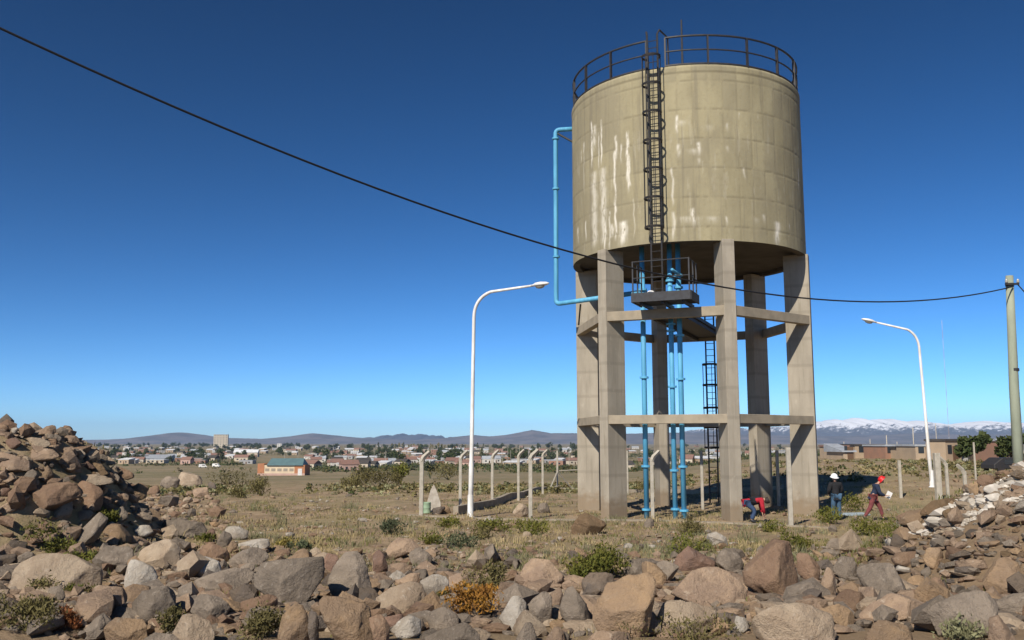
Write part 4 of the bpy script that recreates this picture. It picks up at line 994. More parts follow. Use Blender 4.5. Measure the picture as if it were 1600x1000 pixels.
# heap skin
hp = []
while len(hp) < 1100:
    x, y = gr.uniform(-22, -8.5), gr.uniform(21, 32)
    if np.hypot((x + 15.2) / 5.2, (y - 26.5) / 5.5) < 1.12: hp.append((x, y, hz(x, y) - .10))
scatter_stones('heap_stones', 'broken stones covering the high heap', np.array(hp), np.clip(np.exp(gr.normal(-1.1, .38, len(hp))), 0, .6), [ROCK['tan'], ROCK['brown'], ROCK['gray'], ROCK['tan'], ROCK['pale'], ROCK['dark']], gr, .75)
ap = scat_ground(620, 185, 352, 746, 822, gr, lambda X, Y, px, py: np.clip(1.15 - (px - 185) / 170, .08, 1))
scatter_stones('apron_stones', 'broken stones trailing off from the foot of the heap into the grass', ap - [0, 0, .04], np.exp(gr.normal(-1.3, .45, len(ap))), [ROCK['tan'], ROCK['gray'], ROCK['brown'], ROCK['pale'], ROCK['ochre']], gr, .7)
# white rubble tipped on the mound
rubble_mat = [varied('white_rubble', (.56, .51, .44), (.40, .36, .30), 5, .9, .4, .02), varied('grey_rubble', (.38, .34, .28), (.29, .25, .20), 5, .9, .4, .02)]
rp, rs = [], []
while len(rp) < 1500:
    px = gr.uniform(1425, 1612); py = gr.uniform(725, 838)
    top = 737 + (1600 - px) * .46
    dd_ = (py - top)
    if dd_ < -2 or dd_ > 44 - (1600 - px) * .04: continue
    p = ground(px, py); 
    if p.y > 30: continue
    rp.append((p.x, p.y, p.z - .02)); rs.append(math.exp(gr.normal(-2.05, .5)))
scatter_stones('rubble', 'pale broken concrete tipped over the earth mound', np.array(rp), np.array(rs), rubble_mat + [ROCK['pale']], gr, .55)
md = []
while len(md) < 1700:
    x, y = gr.uniform(8.5, 21), gr.uniform(13.5, 26)
    if np.hypot((x - 15) / 6.2, (y - 20.5) / 6.0) < 1.15: md.append((x, y, hz(x, y) - .02))
scatter_stones('clods', 'earth clods and small stones on the mound', np.array(md), np.exp(gr.normal(-2.2, .5, len(md))), [ROCK['earth'], ROCK['brown'], ROCK['tan'], ROCK['earth'], ROCK['white']], gr)
for (px, py, w, lab) in ((1508, 808, 30, 'whitish concrete lump at the lower end of the white rubble'), (1550, 775, 40, 'largest pale concrete lump in the white rubble'), (1585, 748, 34, 'pale concrete lump at the crest of the white rubble'),
                         (1418, 894, 26, 'pale broken pipe-like lump half buried beside the boulders'), (1395, 850, 30, 'flat pale concrete flake below the earthy hump')):
    p = ground(px, py); s = w * p.y / F_PX; P, F = random_rock(gr, 3); P = P * np.array([s, s * .8, s * .6])
    o = link('concrete_lump', mesh_from('concrete_lump', P, F, rubble_mat[gr.integers(2)]), None, (p.x, p.y, p.z - .03)); o.rotation_euler = (.2, -.3, gr.uniform(0, 6)); tag(o, lab, 'rubble')

pts = scat_ground(2400, -60, 1660, 765, 875, gr, lambda X, Y, px, py: np.clip((fbm2(X, Y, .35, 3, 44) - .02) * 6, .02, 1))
scatter_stones('field_stones', 'patches of small stones in the dry grass', pts - [0, 0, .02], np.exp(gr.normal(-2.0, .45, len(pts))), [ROCK['tan'], ROCK['pale'], ROCK['brown'], ROCK['white'], ROCK['gray'], ROCK['ochre']], gr)
# ------------------------------------------------------------------ grass and bushes
def blades(name, label, pts, mt, rng, per=9, hgt=.28, spread=.12, wid=.014):
    n = len(pts); N = n * per
    base = np.repeat(pts, per, 0) + np.stack([rng.normal(0, spread, N), rng.normal(0, spread, N), np.full(N, -.02)], 1)
    h = hgt * np.repeat(np.exp(rng.normal(0, .35, n)), per) * rng.uniform(.5, 1.2, N); a = rng.uniform(0, 2 * np.pi, N); lean = rng.uniform(.1, .75, N) * h
    d = np.stack([np.cos(a), np.sin(a), np.zeros(N)], 1); b2 = rng.uniform(0, 2 * np.pi, N); sd_ = np.stack([np.cos(b2), np.sin(b2), np.zeros(N)], 1) * (wid * rng.uniform(.6, 1.3, N))[:, None]
    top = base + d * lean[:, None] + np.stack([np.zeros(N), np.zeros(N), h], 1)
    mid = base + d * (lean * .3)[:, None] + np.stack([np.zeros(N), np.zeros(N), h * .6], 1)
    V = np.stack([base - sd_, base + sd_, mid + sd_ * .75, mid - sd_ * .75, top], 1).reshape(-1, 3); k = np.arange(N)[:, None] * 5
    F = np.concatenate([k + [0, 1, 2], k + [0, 2, 3], k + [3, 2, 4]], 0)
    tag(link(name, mesh_from(name, V, F, mt, smooth=False)), label, kind='stuff')
def patch(s, sd, lo): return lambda X, Y, px, py: np.clip((fbm2(X, Y, s, 3, sd) - lo) * 5, 0.03, 1) * ((np.hypot((X + 15.2) / 5.2, (Y - 26.5) / 5.5) > 1.0) | (fbm2(X, Y, .8, 2, 3) > .3)) * np.where((px > 1440) & (py > 745) & (py < 850), .12, 1)
blades('dry_grass', 'dry straw-coloured grass over the plain', scat_ground(3600, -60, 1660, 748, 880, gr, patch(.28, 2.0, .02)), grass_dry, gr, 8, .10, .17)
blades('green_grass', 'green grass growing in patches', scat_ground(1700, -60, 1660, 748, 880, gr, patch(.24, 6.0, .10)), grass_green, gr, 9, .10, .16)
blades('pale_weeds', 'pale grey-green weeds in the dry grass', scat_ground(1500, -60, 1660, 748, 885, gr, patch(.3, 11.0, .08)), grass_pale, gr, 8, .13, .15)
blades('tufts', 'grass growing in the gaps between the boulders', scat_ground(420, -60, 1660, 860, 1010, gr, patch(.45, 15.0, .12)), grass_green, gr, 12, .10, .10, .010)
blades('tussocks', 'ragged grey-green tussocks in the dry grass', scat_ground(260, -60, 1660, 765, 872, gr, patch(.35, 31.0, .0)), grass_pale, gr, 36, .17, .13, .010)
blades('dead_tussocks', 'dead straw tussocks in the dry grass', scat_ground(300, -60, 1660, 765, 872, gr, patch(.35, 37.0, .0)), grass_dry, gr, 36, .16, .12, .010)
blades('straw', 'dry straw in the gaps between the boulders', scat_ground(500, -60, 1660, 850, 1010, gr, patch(.5, 19.0, .10)), grass_dry, gr, 10, .09, .10, .009)

def bush_mesh(name, rng, n, mt, wid=1.0, hgt=.7, leaf=.05, stems=14, lumps=7):
    cs = np.stack([rng.normal(0, .22, lumps) * wid, rng.normal(0, .22, lumps) * wid, rng.uniform(.25, .7, lumps) * hgt], 1); rr_ = rng.uniform(.16, .30, lumps) * wid
    q = rng.integers(lumps, size=n); v = rng.normal(size=(n, 3)); v /= np.linalg.norm(v, axis=1)[:, None]; v *= (rng.uniform(.25, 1, n) ** .5)[:, None]
    v *= np.where(rng.uniform(0, 1, n) < .16, rng.uniform(1.1, 1.7, n), 1.0)[:, None]; P = cs[q] + v * rr_[q][:, None] * np.array([1, 1, .85]); P[:, 2] = np.maximum(P[:, 2], .02 * rng.uniform(0, 1, n))
    a = rng.normal(size=(n, 3)); a[:, 2] = np.abs(a[:, 2]) + .3; a /= np.linalg.norm(a, axis=1)[:, None]; b_ = np.cross(a, rng.normal(size=(n, 3))); b_ /= np.linalg.norm(b_, axis=1)[:, None]
    ll = leaf * rng.uniform(.6, 1.5, n)[:, None]; ww = ll * .38
    V = np.stack([P - b_ * ww, P + b_ * ww, P + a * ll * 1.6], 1).reshape(-1, 3); F = np.arange(n * 3).reshape(-1, 3)
    Fl = [V]; Ff = [F]; nb = len(V)
    for _ in range(stems):
        e = cs[rng.integers(lumps)] + rng.normal(0, .05, 3); s = np.array([rng.normal(0, .04), rng.normal(0, .04), -.03]); w = .012 * wid; sv = np.array([w, 0, 0])
        Fl.append(np.array([s - sv, s + sv, e])); Ff.append(np.array([[0, 1, 2]]) + nb); nb += 3
    return mesh_from(name, np.concatenate(Fl), np.concatenate(Ff), mt, smooth=False)
def bush(px, yb, wpx, hpx, mt, label, leaf_px=3.4, n=1500, grp='bushes on the stony ground', cat='bush'):
    p = ground(px, yb); s = p.y / F_PX; w, h = wpx * s, hpx * s
    o = link('bush', bush_mesh('bush', gr, n, mt, w, h * 1.1, leaf_px * s, 16, 9), None, (p.x, p.y + w * .2, p.z - .03)); tag(o, label, cat, grp)
bush(926, 910, 100, 52, leaf_green, 'round bright green bush between the tan boulder and the grass', 3.2, 3200)
bush(735, 972, 84, 62, leaf_orange, 'orange flowering bush among the boulders', 3.4, 1900)
bush(770, 935, 70, 62, leaf_olive, 'olive green bush growing behind the orange one', 3.0, 1200)
bush(94, 985, 46, 34, leaf_rust, 'rusty red plant under the small tan stone', 3.4, 800)
bush(40, 990, 95, 68, leaf_olive, 'large olive shrub at the bottom corner', 3.4, 2000)
bush(62, 930, 60, 28, leaf_olive, 'yellowish shrub on the broad sloping slab', 3.2, 800)
bush(112, 938, 44, 24, leaf_green, 'small green plant beside the smooth pointed boulder', 3, 600)
bush(118, 888, 62, 20, leaf_green, 'low dark green mat under the long tilted slab', 3, 800)
bush(48, 846, 84, 26, leaf_green, 'low green plants at the foot of the heap', 2.8, 1000)
bush(84, 862, 50, 16, leaf_green, 'flat green plant under the low tan stone', 2.8, 600)
bush(168, 818, 40, 26, leaf_green, 'green plant at the foot of the heap beside the dark wedge', 2.8, 600)
bush(262, 1000, 46, 62, leaf_olive, 'olive bush in the shade of the heavy grey boulder', 3.2, 1000)
bush(392, 1000, 86, 44, leaf_olive, 'olive bush at the bottom edge beside the peaked boulder', 3.4, 1700)
bush(322, 848, 26, 14, leaf_green, 'tiny green plant under the wide grey-brown boulder', 2.8, 300)
bush(690, 955, 22, 44, leaf_olive, 'thin olive plant beside the large flat-faced boulder', 2.8, 400)
bush(448, 857, 26, 18, leaf_yellow, 'yellow tuft plant beside the white stones', 2.6, 400)
bush(470, 862, 28, 16, leaf_grey, 'grey-green cushion plant beside the yellow tuft', 2.6, 400)
bush(608, 836, 44, 24, leaf_grey, 'pale green bush alone in the dry grass', 2.4, 700)
bush(700, 825, 38, 14, leaf_green, 'low green bush beside the green can', 2.2, 500)
bush(765, 830, 50, 20, leaf_green, 'green bush at the foot of the white lamp', 2.4, 700)
bush(826, 836, 60, 20, leaf_green, 'wide low green bush before the kerb', 2.4, 800)
bush(756, 842, 46, 14, leaf_olive, 'brownish low bush before the kerb by the lamp', 2.4, 500)
bush(672, 850, 40, 14, leaf_green, 'low green bush in the dry grass behind the slab-topped boulder', 2.4, 500)
bush(720, 858, 60, 22, leaf_grey, 'spreading pale bush behind the whitish broken stone', 2.4, 800)
bush(1085, 836, 56, 22, leaf_olive, 'olive bush before the blue pipes', 2.4, 800)
bush(1080, 870, 80, 28, leaf_green, 'wide green bush behind the pyramid-shaped stone', 2.4, 1000)
bush(1248, 862, 46, 28, leaf_green, 'bright green bush behind the biggest brown boulder', 2.6, 800)
bush(1206, 832, 40, 16, leaf_green, 'green tuft in front of the bending worker', 2.2, 500)
bush(1293, 818, 46, 22, leaf_green, 'green weeds at the feet of the helmeted worker', 2.2, 700)
bush(1365, 838, 60, 22, leaf_green, 'green bush before the walking man', 2.4, 800)
bush(1415, 836, 70, 22, leaf_green, 'green bush under the earthy boulder ahead of the walking man', 2.4, 800)
bush(1340, 800, 56, 22, leaf_green, 'green weeds between the two standing workers', 2.0, 700)
bush(1090, 1004, 130, 18, leaf_olive, 'row of yellow-green weeds at the bottom edge below the sandy boulder', 3.2, 1100)
bush(1195, 985, 36, 24, leaf_olive, 'yellow-green tuft beside the huge sandy boulder', 3, 600)
bush(1510, 1004, 70, 34, grass_pale, 'pale grassy tuft before the wide grey-tan boulder', 4.5, 500)
bush(602, 759, 44, 30, leaf_olive, 'dark olive bush standing in the far grass beside the fence', 2.0, 1100)
bush(570, 757, 44, 24, leaf_olive, 'olive bush next to the dark olive one in the far grass', 2.0, 900)
bush(545, 763, 40, 20, leaf_olive, 'smaller olive bush at the end of the far bush row', 2.0, 700)
bush(625, 757, 30, 40, leaf_green, 'tall green bush behind the bent post at the fence end', 2.0, 900)
bush(406, 775, 46, 28, leaf_olive, 'olive bush in the grass before the orange building', 2.0, 900)
bush(370, 778, 34, 14, leaf_olive, 'low olive bush beside the one before the orange building', 2.0, 500)
bush(350, 757, 70, 14, leaf_olive, 'long low green hedge of scrub beyond the stone cluster', 1.8, 900)
bush(700, 750, 50, 26, leaf_olive, 'tan-green bush behind the fence near the lamp', 1.8, 800)
bush(672, 748, 22, 30, leaf_grey, 'bluish green sapling behind the green can', 2.0, 500)
bush(1010, 770, 36, 26, leaf_olive, 'round olive bush seen between the tower legs', 1.8, 700)
# scrub on the slope down to the town
sp = scat_ground(2600, -60, 1660, 722, 768, gr, lambda X, Y, px, py: np.clip((fbm2(X, Y, .03, 3, 4) + .25) * 3, .1, 1) * (np.abs(px - 440) > 42 + 0 * px))
def scrub(name, label, pts, mt, rng, per=16):
    n = len(pts); N = n * per; sz = np.repeat(rng.uniform(.18, .55, n), per)
    v = rng.normal(size=(N, 3)); v /= np.linalg.norm(v, axis=1)[:, None]; v[:, 2] = np.abs(v[:, 2]) * .75
    P = np.repeat(pts, per, 0) + v * sz[:, None] * rng.uniform(.4, 1, N)[:, None]
    a = rng.normal(size=(N, 3)); a /= np.linalg.norm(a, axis=1)[:, None]; b_ = np.cross(a, rng.normal(size=(N, 3))); b_ /= np.linalg.norm(b_, axis=1)[:, None]; l = (sz * .42)[:, None]
    V = np.stack([P - b_ * l * .6, P + b_ * l * .6, P + a * l], 1).reshape(-1, 3)
    tag(link(name, mesh_from(name, V, np.arange(N * 3).reshape(-1, 3), mt, smooth=False)), label, kind='stuff')
scrub('scrub', 'low scrub dotted over the slope', sp[:1300], leaf_olive, gr); scrub('pale_scrub', 'pale scrub dotted over the slope', sp[1300:2000], grass_pale, gr); scrub('dry_scrub', 'dry straw scrub dotted over the slope', sp[2000:2300], grass_dry, gr)
scrub('dark_scrub', 'dark scrub dotted over the slope', sp[2300:], leaf_dark, gr)
#PART4
# ------------------------------------------------------------------ things by the fence end
can_green = varied('green_tin', (.27, .36, .24), (.20, .28, .17), 6, .6); paint_white = varied('white_wash', (.66, .64, .6), (.5, .48, .45), 3, .85)
p = ground(667, 802); b = MB(); b.lathe([(0, 0), (.17, 0), (.175, .03), (.165, .05), (.165, .22), (.175, .24), (.165, .26), (.165, .43), (.175, .46), (.15, .47), (.15, .44), (0, .44)], 16, p)
tag(b.build('can', can_green, loc=p, smooth=True), 'green metal can on the ground beside the end fence post', 'can')
p = ground(676, 801); p.y += .4
slab = [(-.34, 0), (.36, 0), (.30, .45), (.12, .95), (-.02, 1.22), (-.16, .98), (-.28, .5)]
b = MB(); n = len(slab); vs = [(p.x + x, p.y + .05 * (z > .5) + .22 * z, p.z + z - .04) for x, z in slab] + [(p.x + x * .92, p.y + .14 + .22 * z, p.z + z * .97 - .04) for x, z in slab]
b.add(vs, [tuple(range(n)), tuple(range(2 * n - 1, n - 1, -1))] + [(i, n + i, n + (i + 1) % n, (i + 1) % n) for i in range(n)]); tag(b.build('concrete_slab', rubble_mat[1], loc=p, bevel=.02), 'pointed grey concrete slab leaning behind the green can', 'slab')
P, F = random_rock(gr, 3); p = ground(685, 803); o = link('rock', mesh_from('rock', P * .55, F, ROCK['dark']), None, p - Vector((0, 0, .05))); tag(o, 'dark stone at the foot of the leaning concrete slab', 'rock')
p = ground(1336, 806); b = MB(); b.box(p + Vector((0, 0, .07)), (1.1, .55, .05), .3, .06); tag(b.build('board', varied('pale_board', (.36, .43, .46), (.28, .33, .36), 4), loc=p), 'pale bluish board lying on the ground between the two standing workers', 'board')

# ------------------------------------------------------------------ people
def skin(name, J, E, mt, parent, sub=1, root=0):
    me = bpy.data.meshes.new(name); names = list(J); idx = {k: i for i, k in enumerate(names)}
    me.from_pydata([J[k][:3] for k in names], [(idx[a], idx[b_]) for a, b_ in E], []); me.update()
    o = bpy.data.objects.new(name, me); COL.objects.link(o)
    md = o.modifiers.new('s', 'SKIN'); sv = me.skin_vertices[0].data
    for i, k in enumerate(names):
        r_ = J[k][3]; sv[i].radius = (r_, J[k][4] if len(J[k]) > 4 else r_); sv[i].use_root = (i == root)
    sb = o.modifiers.new('u', 'SUBSURF'); sb.levels = sub; sb.render_levels = sub
    dg = bpy.context.evaluated_depsgraph_get(); dg.update(); m2 = bpy.data.meshes.new_from_object(o.evaluated_get(dg)); m2.name = name
    o.modifiers.clear(); o.data = m2; bpy.data.meshes.remove(me); m2.materials.clear(); m2.materials.append(mt)
    m2.polygons.foreach_set('use_smooth', np.ones(len(m2.polygons), bool)); o.parent = parent; return o
skin_m = mat('skin', (.42, .25, .17), .6); hair_m = mat('dark_hair', (.03, .022, .018), .7)
def cloth(n, c): return varied(n, c, tuple(x * .7 for x in c), 14, .9, .2, .01)
def person(label, loc, rotz, pose, jacket, trousers, hat=None, vest=None, sc_=1.0):
    t = thing('person', label, 'person', loc, 'workers near the tower'); t.rotation_euler = (0, 0, rotz); t.scale = (sc_,) * 3
    P = {k: Vector(v) for k, v in pose.items()}
    J = {}; E = []
    def j(n, p, r_, r2=None): J[n] = (*p, r_, r2 or r_)
    j('pelvis', P['pelvis'], .125, .10); j('spine', P['pelvis'].lerp(P['neck'], .5), .125, .10); j('chest', P['pelvis'].lerp(P['neck'], .82), .135, .10); j('neck', P['neck'], .055)
    hd = (P['head'] - P['neck']).normalized(); j('jaw', P['neck'].lerp(P['head'], .55), .068, .075); j('skull', P['head'], .088, .10); j('crown', P['head'] + hd * .085, .06)
    E += [('pelvis', 'spine'), ('spine', 'chest'), ('chest', 'neck'), ('neck', 'jaw'), ('jaw', 'skull'), ('skull', 'crown')]
    f = Vector(P['face']).normalized(); j('nose', P['head'] + f * .125 - hd * .03, .014); E.append(('skull', 'nose'))
    for s in ('l', 'r'):
        sh, el, wr, ha = P['sh' + s], P['el' + s], P['wr' + s], P['ha' + s]
        j('sh' + s, sh, .062); j('el' + s, el, .045); j('wr' + s, wr, .030); j('palm' + s, wr.lerp(ha, .6), .034, .02)
        E += [('chest', 'sh' + s), ('sh' + s, 'el' + s), ('el' + s, 'wr' + s), ('wr' + s, 'palm' + s)]
        d = (ha - wr).normalized(); q = d.cross(Vector((1, 0, 0)) if abs(d.x) < .8 else Vector((0, 0, 1))).normalized(); cu = d.cross(q)
        for i, ln in enumerate((.062, .075, .07, .055)):
            a = P['wr' + s].lerp(ha, .6) + q * (i - 1.5) * .018 + d * .035; m1 = a + d * ln * .6 + cu * .008; e1 = a + d * ln + cu * .028
            j('f%d%s' % (i, s), a, .0095); j('g%d%s' % (i, s), m1, .0085); j('h%d%s' % (i, s), e1, .007); E += [('palm' + s, 'f%d%s' % (i, s)), ('f%d%s' % (i, s), 'g%d%s' % (i, s)), ('g%d%s' % (i, s), 'h%d%s' % (i, s))]
        a = wr.lerp(ha, .35) + q * .034; j('t1' + s, a, .011); j('t2' + s, a + q * .025 + d * .04, .009); E += [('wr' + s, 't1' + s), ('t1' + s, 't2' + s)]
        hp_, kn, an, to = P['hp' + s], P['kn' + s], P['an' + s], P['to' + s]
        j('hp' + s, hp_, .095); j('kn' + s, kn, .058); j('an' + s, an, .042); j('to' + s, to, .036)
        E += [('pelvis', 'hp' + s), ('hp' + s, 'kn' + s), ('kn' + s, 'an' + s), ('an' + s, 'to' + s)]
    body = skin('body', J, E, skin_m, t)
    def garment(name, keys_, grow, mt, ends=()):
        J2 = {k: (*J[k][:3], J[k][3] + grow, J[k][4] + grow) for k in keys_}; J2.update({n: v for n, v in ends}); ks = set(J2)
        E2 = [(a, b_) for a, b_ in E if a in ks and b_ in ks] + [(a, n) for n, v in ends for a in [n.split('>')[0]]]
        return skin(name, J2, E2, mt, t)
    def cut(a, b_, f_, r_): v = Vector(J[a][:3]).lerp(Vector(J[b_][:3]), f_); return (*v, r_, r_)
    low = P['pelvis'] + (P['pelvis'] - P['neck']).normalized() * .06
    garment('jacket', ['pelvis', 'spine', 'chest', 'shl', 'shr', 'ell', 'elr'], .038, jacket,
            [('ell>c', cut('ell', 'wrl', .88, .056)), ('elr>c', cut('elr', 'wrr', .88, .056)), ('pelvis>h', (*low, .15, .125)), ('chest>n', (*P['chest_top'], .075, .075) if 'chest_top' in P else (*Vector(J['chest'][:3]).lerp(P['neck'], .7), .075, .075))])
    if vest: garment('vest', ['spine', 'chest'], .066, vest, [('spine>h', (*P['pelvis'].lerp(P['neck'], .22), .16, .14)), ('chest>n', (*Vector(J['chest'][:3]).lerp(P['neck'], .55), .09, .09))])
    garment('trousers', ['pelvis', 'hpl', 'hpr', 'knl', 'knr'], .03, trousers, [('knl>a', cut('knl', 'anl', .93, .062)), ('knr>a', cut('knr', 'anr', .93, .062))])
    for s in 'lr':
        J3 = {'a': (*(P['an' + s] + Vector((0, 0, .06))), .05), 'b': (*P['an' + s], .055), 'h': (*(P['an' + s] - (P['to' + s] - P['an' + s]) * .25 - Vector((0, 0, .02))), .045), 't': (*P['to' + s], .048)}
        skin('boot', J3, [('a', 'b'), ('b', 'h'), ('b', 't')], black_steel, t)
    side = hd.cross(f).normalized(); fr = side.cross(hd).normalized(); M = Matrix((side, fr, hd)).transposed()
    for s in (-1, 1):
        b = MB(); b.lathe([(0, -.011), (.009, -.006), (.011, 0), (.009, .006), (0, .011)], 8); 
        eo = b.build('eye', mat('eye_dark', (.05, .04, .035), .3), None, loc=(0, 0, 0), smooth=True); eo.parent = t; eo.location = P['head'] + fr * .092 + side * s * .033 + hd * .008
    if hat:
        b = MB(); b.lathe([(.150, -.005), (.152, .01), (.125, .022), (.122, .06), (.105, .105), (.07, .135), (.03, .15), (0, .152)], 20)
        vs = [(x, y * 1.12 + (.035 if (z < .012 and y > 0) else 0), z) for x, y, z in b.v]; b.v = vs
        o = b.build('helmet', hat, None, loc=(0, 0, 0), smooth=True); o.parent = t; o.location = P['head'] + hd * .035; o.rotation_euler = M.to_euler()
    else:
        b = MB(); b.lathe([(.102, -.05), (.108, 0), (.10, .06), (.07, .105), (.03, .122), (0, .124)], 16); b.v = [(x, y * 1.1 - .018, z) for x, y, z in b.v]
        o = b.build('hair', hair_m, None, loc=(0, 0, 0), smooth=True); o.parent = t; o.location = P['head']; o.rotation_euler = M.to_euler()
    return t
walk = dict(pelvis=(0, 0, .93), neck=(.21, 0, 1.40), head=(.34, 0, 1.52), face=(.8, 0, -.6), shl=(.13, .19, 1.33), shr=(.13, -.19, 1.33), ell=(.16, .25, 1.05), elr=(.20, -.25, 1.04), wrl=(.36, .20, .92), wrr=(.42, -.18, .95), hal=(.47, .17, .90), har=(.53, -.14, .97),
            hpl=(.01, .10, .90), hpr=(-.01, -.10, .90), knl=(.26, .10, .52), knr=(-.14, -.10, .50), anl=(.36, .10, .10), anr=(-.38, -.10, .14), tol=(.53, .11, .05), tor=(-.22, -.11, .05))
stand = dict(pelvis=(0, 0, .92), neck=(.03, 0, 1.44), head=(.06, 0, 1.59), face=(1, 0, -.15), shl=(.01, .20, 1.37), shr=(.01, -.20, 1.37), ell=(.02, .27, 1.10), elr=(.02, -.27, 1.10), wrl=(.22, .20, .98), wrr=(.22, -.18, .98), hal=(.32, .14, .98), har=(.32, -.12, .97),
             hpl=(0, .10, .90), hpr=(0, -.10, .90), knl=(.03, .12, .49), knr=(.02, -.12, .49), anl=(-.01, .13, .09), anr=(0, -.13, .09), tol=(.17, .15, .04), tor=(.18, -.15, .04))
bend = dict(pelvis=(-.20, 0, .74), neck=(.40, 0, .86), head=(.57, 0, .80), face=(.3, 0, -1), shl=(.32, .19, .83), shr=(.32, -.19, .83), ell=(.36, .24, .55), elr=(.34, -.24, .55), wrl=(.40, .14, .32), wrr=(.42, -.14, .32), hal=(.43, .10, .20), har=(.45, -.10, .20),
            hpl=(-.18, .10, .72), hpr=(-.18, -.10, .72), knl=(.10, .15, .46), knr=(.08, -.15, .44), anl=(-.03, .15, .09), anr=(-.06, -.15, .09), tol=(.14, .17, .04), tor=(.11, -.17, .04))
def stand_at(px, yb, Y=None): q = ground(px, yb); return q
q = stand_at(1366, 814); person('walking man in navy jacket, maroon trousers and red hard hat', q, R(-8), walk, cloth('navy_jacket', (.022, .032, .062)), cloth('maroon_trousers', (.19, .055, .055)), mat('red_helmet', (.55, .02, .02), .4))
b = MB(); b.box(q + Vector((.56, -.12, .98)), (.20, .02, .26), 0, 0, .5); tag(b.build('paper', tin, loc=q + Vector((.56, -.12, .98))), 'white sheet held in the hands of the walking man', 'paper')
q = stand_at(1308, 813); person('standing worker in black jacket, blue jeans and white hard hat', q, R(100), stand, cloth('black_jacket', (.02, .02, .022)), cloth('blue_jeans', (.06, .12, .19)), mat('white_helmet', (.8, .8, .78), .4))
q = stand_at(1176, 817); person('worker bending to the ground in red sweater, black vest and jeans', q, R(-5), bend, cloth('red_sweater', (.42, .02, .035)), cloth('dark_jeans', (.04, .07, .14)), None, cloth('black_vest', (.018, .018, .022)))

# ------------------------------------------------------------------ the town
walls = {'cream': varied('cream_wall', (.52, .45, .34), (.44, .37, .28), .5, .9), 'white': varied('white_wall', (.57, .54, .48), (.48, .45, .40), .5, .9), 'brick': varied('brick_wall', (.30, .165, .11), (.25, .15, .105), .8, .9),
         'tan': varied('tan_wall', (.40, .30, .20), (.34, .26, .18), .5, .9), 'grey': varied('grey_wall', (.34, .33, .31), (.28, .27, .26), .5, .9), 'pink': varied('pink_wall', (.46, .31, .25), (.40, .27, .22), .5, .9)}
roofs = {'red': varied('red_roof', (.225, .125, .095), (.19, .115, .09), .8, .85), 'greyroof': varied('grey_metal_roof', (.36, .38, .40), (.29, .30, .31), .6, .5), 'dark': varied('dark_roof', (.05, .045, .042), (.07, .06, .05), .8, .8), 'whiteroof': varied('pale_metal_roof', (.66, .66, .66), (.55, .55, .54), .6, .5), 'teal': varied('teal_roof', (.10, .17, .175), (.085, .14, .15), .6, .6)}
glass = mat('dark_window', (.03, .035, .04), .15, 0, .5); doorm = mat('door_brown', (.12, .07, .04), .7)
def house(name, label, loc, rz, w, d, h, wall, roof, kind, group, nwin=2, cat='house'):
    t = thing(name, label, cat, (0, 0, 0), group)
    b = MB(); b.box((0, 0, h / 2 - .5), (w, d, h + 1)); b.build('wall', walls[wall], t)
    b = MB(); o_ = .35
    if kind == 'gable':
        k = d * .27; y = d / 2 + o_; x = w / 2 + o_
        b.add([(-x, -y, h - .1), (x, -y, h - .1), (x, 0, h + k), (-x, 0, h + k), (-x, y, h - .1), (x, y, h - .1)], [(0, 1, 2, 3), (3, 2, 5, 4), (0, 3, 4), (1, 5, 2), (0, 4, 5, 1)])
    elif kind == 'shed': b.add([(-w / 2 - o_, -d / 2 - o_, h), (w / 2 + o_, -d / 2 - o_, h), (w / 2 + o_, d / 2 + o_, h + d * .16), (-w / 2 - o_, d / 2 + o_, h + d * .16), (-w / 2 - o_, -d / 2 - o_, h - .2), (w / 2 + o_, -d / 2 - o_, h - .2), (w / 2 + o_, d / 2 + o_, h - .2), (-w / 2 - o_, d / 2 + o_, h - .2)], [(0, 1, 2, 3), (4, 7, 6, 5), (0, 4, 5, 1), (1, 5, 6, 2), (2, 6, 7, 3), (3, 7, 4, 0)])
    else: b.box((0, 0, h + .12), (w + .3, d + .3, .28))
    b.build('roof', roofs[roof], t)
    for fl in range(max(1, int(h // 2.8))):
        for i in range(nwin):
            x = -w / 2 + w * (i + .5) / nwin + .001
            b = MB(); b.box((x, -d / 2 - .02, 1.6 + fl * 2.9), (min(1.3, w / nwin * .5), .1, 1.1)); b.build('window', glass, t)
    b = MB(); b.box((w * .25 - w / (nwin * 2) + .3 if nwin > 1 else w * .3, -d / 2 - .03, 1.0), (.95, .1, 2.0)); b.build('door', doorm, t)
    t.location = loc; t.rotation_euler = (0, 0, rz); return t
def gpt(px, yb): v = ground(px, yb, True); return Vector((v.x, v.y, v.z))
tw = np.random.default_rng(77)
def at_g(px, Y): v = at(px, 700, Y); return Vector((v.x, v.y, hz(v.x, v.y)))
TOWN = 'houses of the distant town'
protos = []
for wall, roof, kind, nm, lab in (('white', 'greyroof', 'gable', 'house', 'white house with a grey gable roof in the distant town'), ('cream', 'red', 'gable', 'house', 'cream house with a red gable roof in the distant town'), ('brick', 'greyroof', 'flat', 'house', 'flat-roofed brick house in the distant town'),
                                  ('pink', 'red', 'gable', 'house', 'pinkish house with a red gable roof in the distant town'), ('tan', 'whiteroof', 'shed', 'house', 'tan house with a pale slanting roof in the distant town'), ('white', 'red', 'gable', 'house', 'white house with a red gable roof in the distant town'),
                                  ('grey', 'greyroof', 'flat', 'house', 'grey flat-roofed house in the distant town'), ('cream', 'dark', 'gable', 'house', 'cream house with a dark gable roof in the distant town'), ('white', 'whiteroof', 'shed', 'house', 'white house with a pale slanting roof in the distant town')):
    protos.append((wall, roof, kind, nm, lab))
first = {}
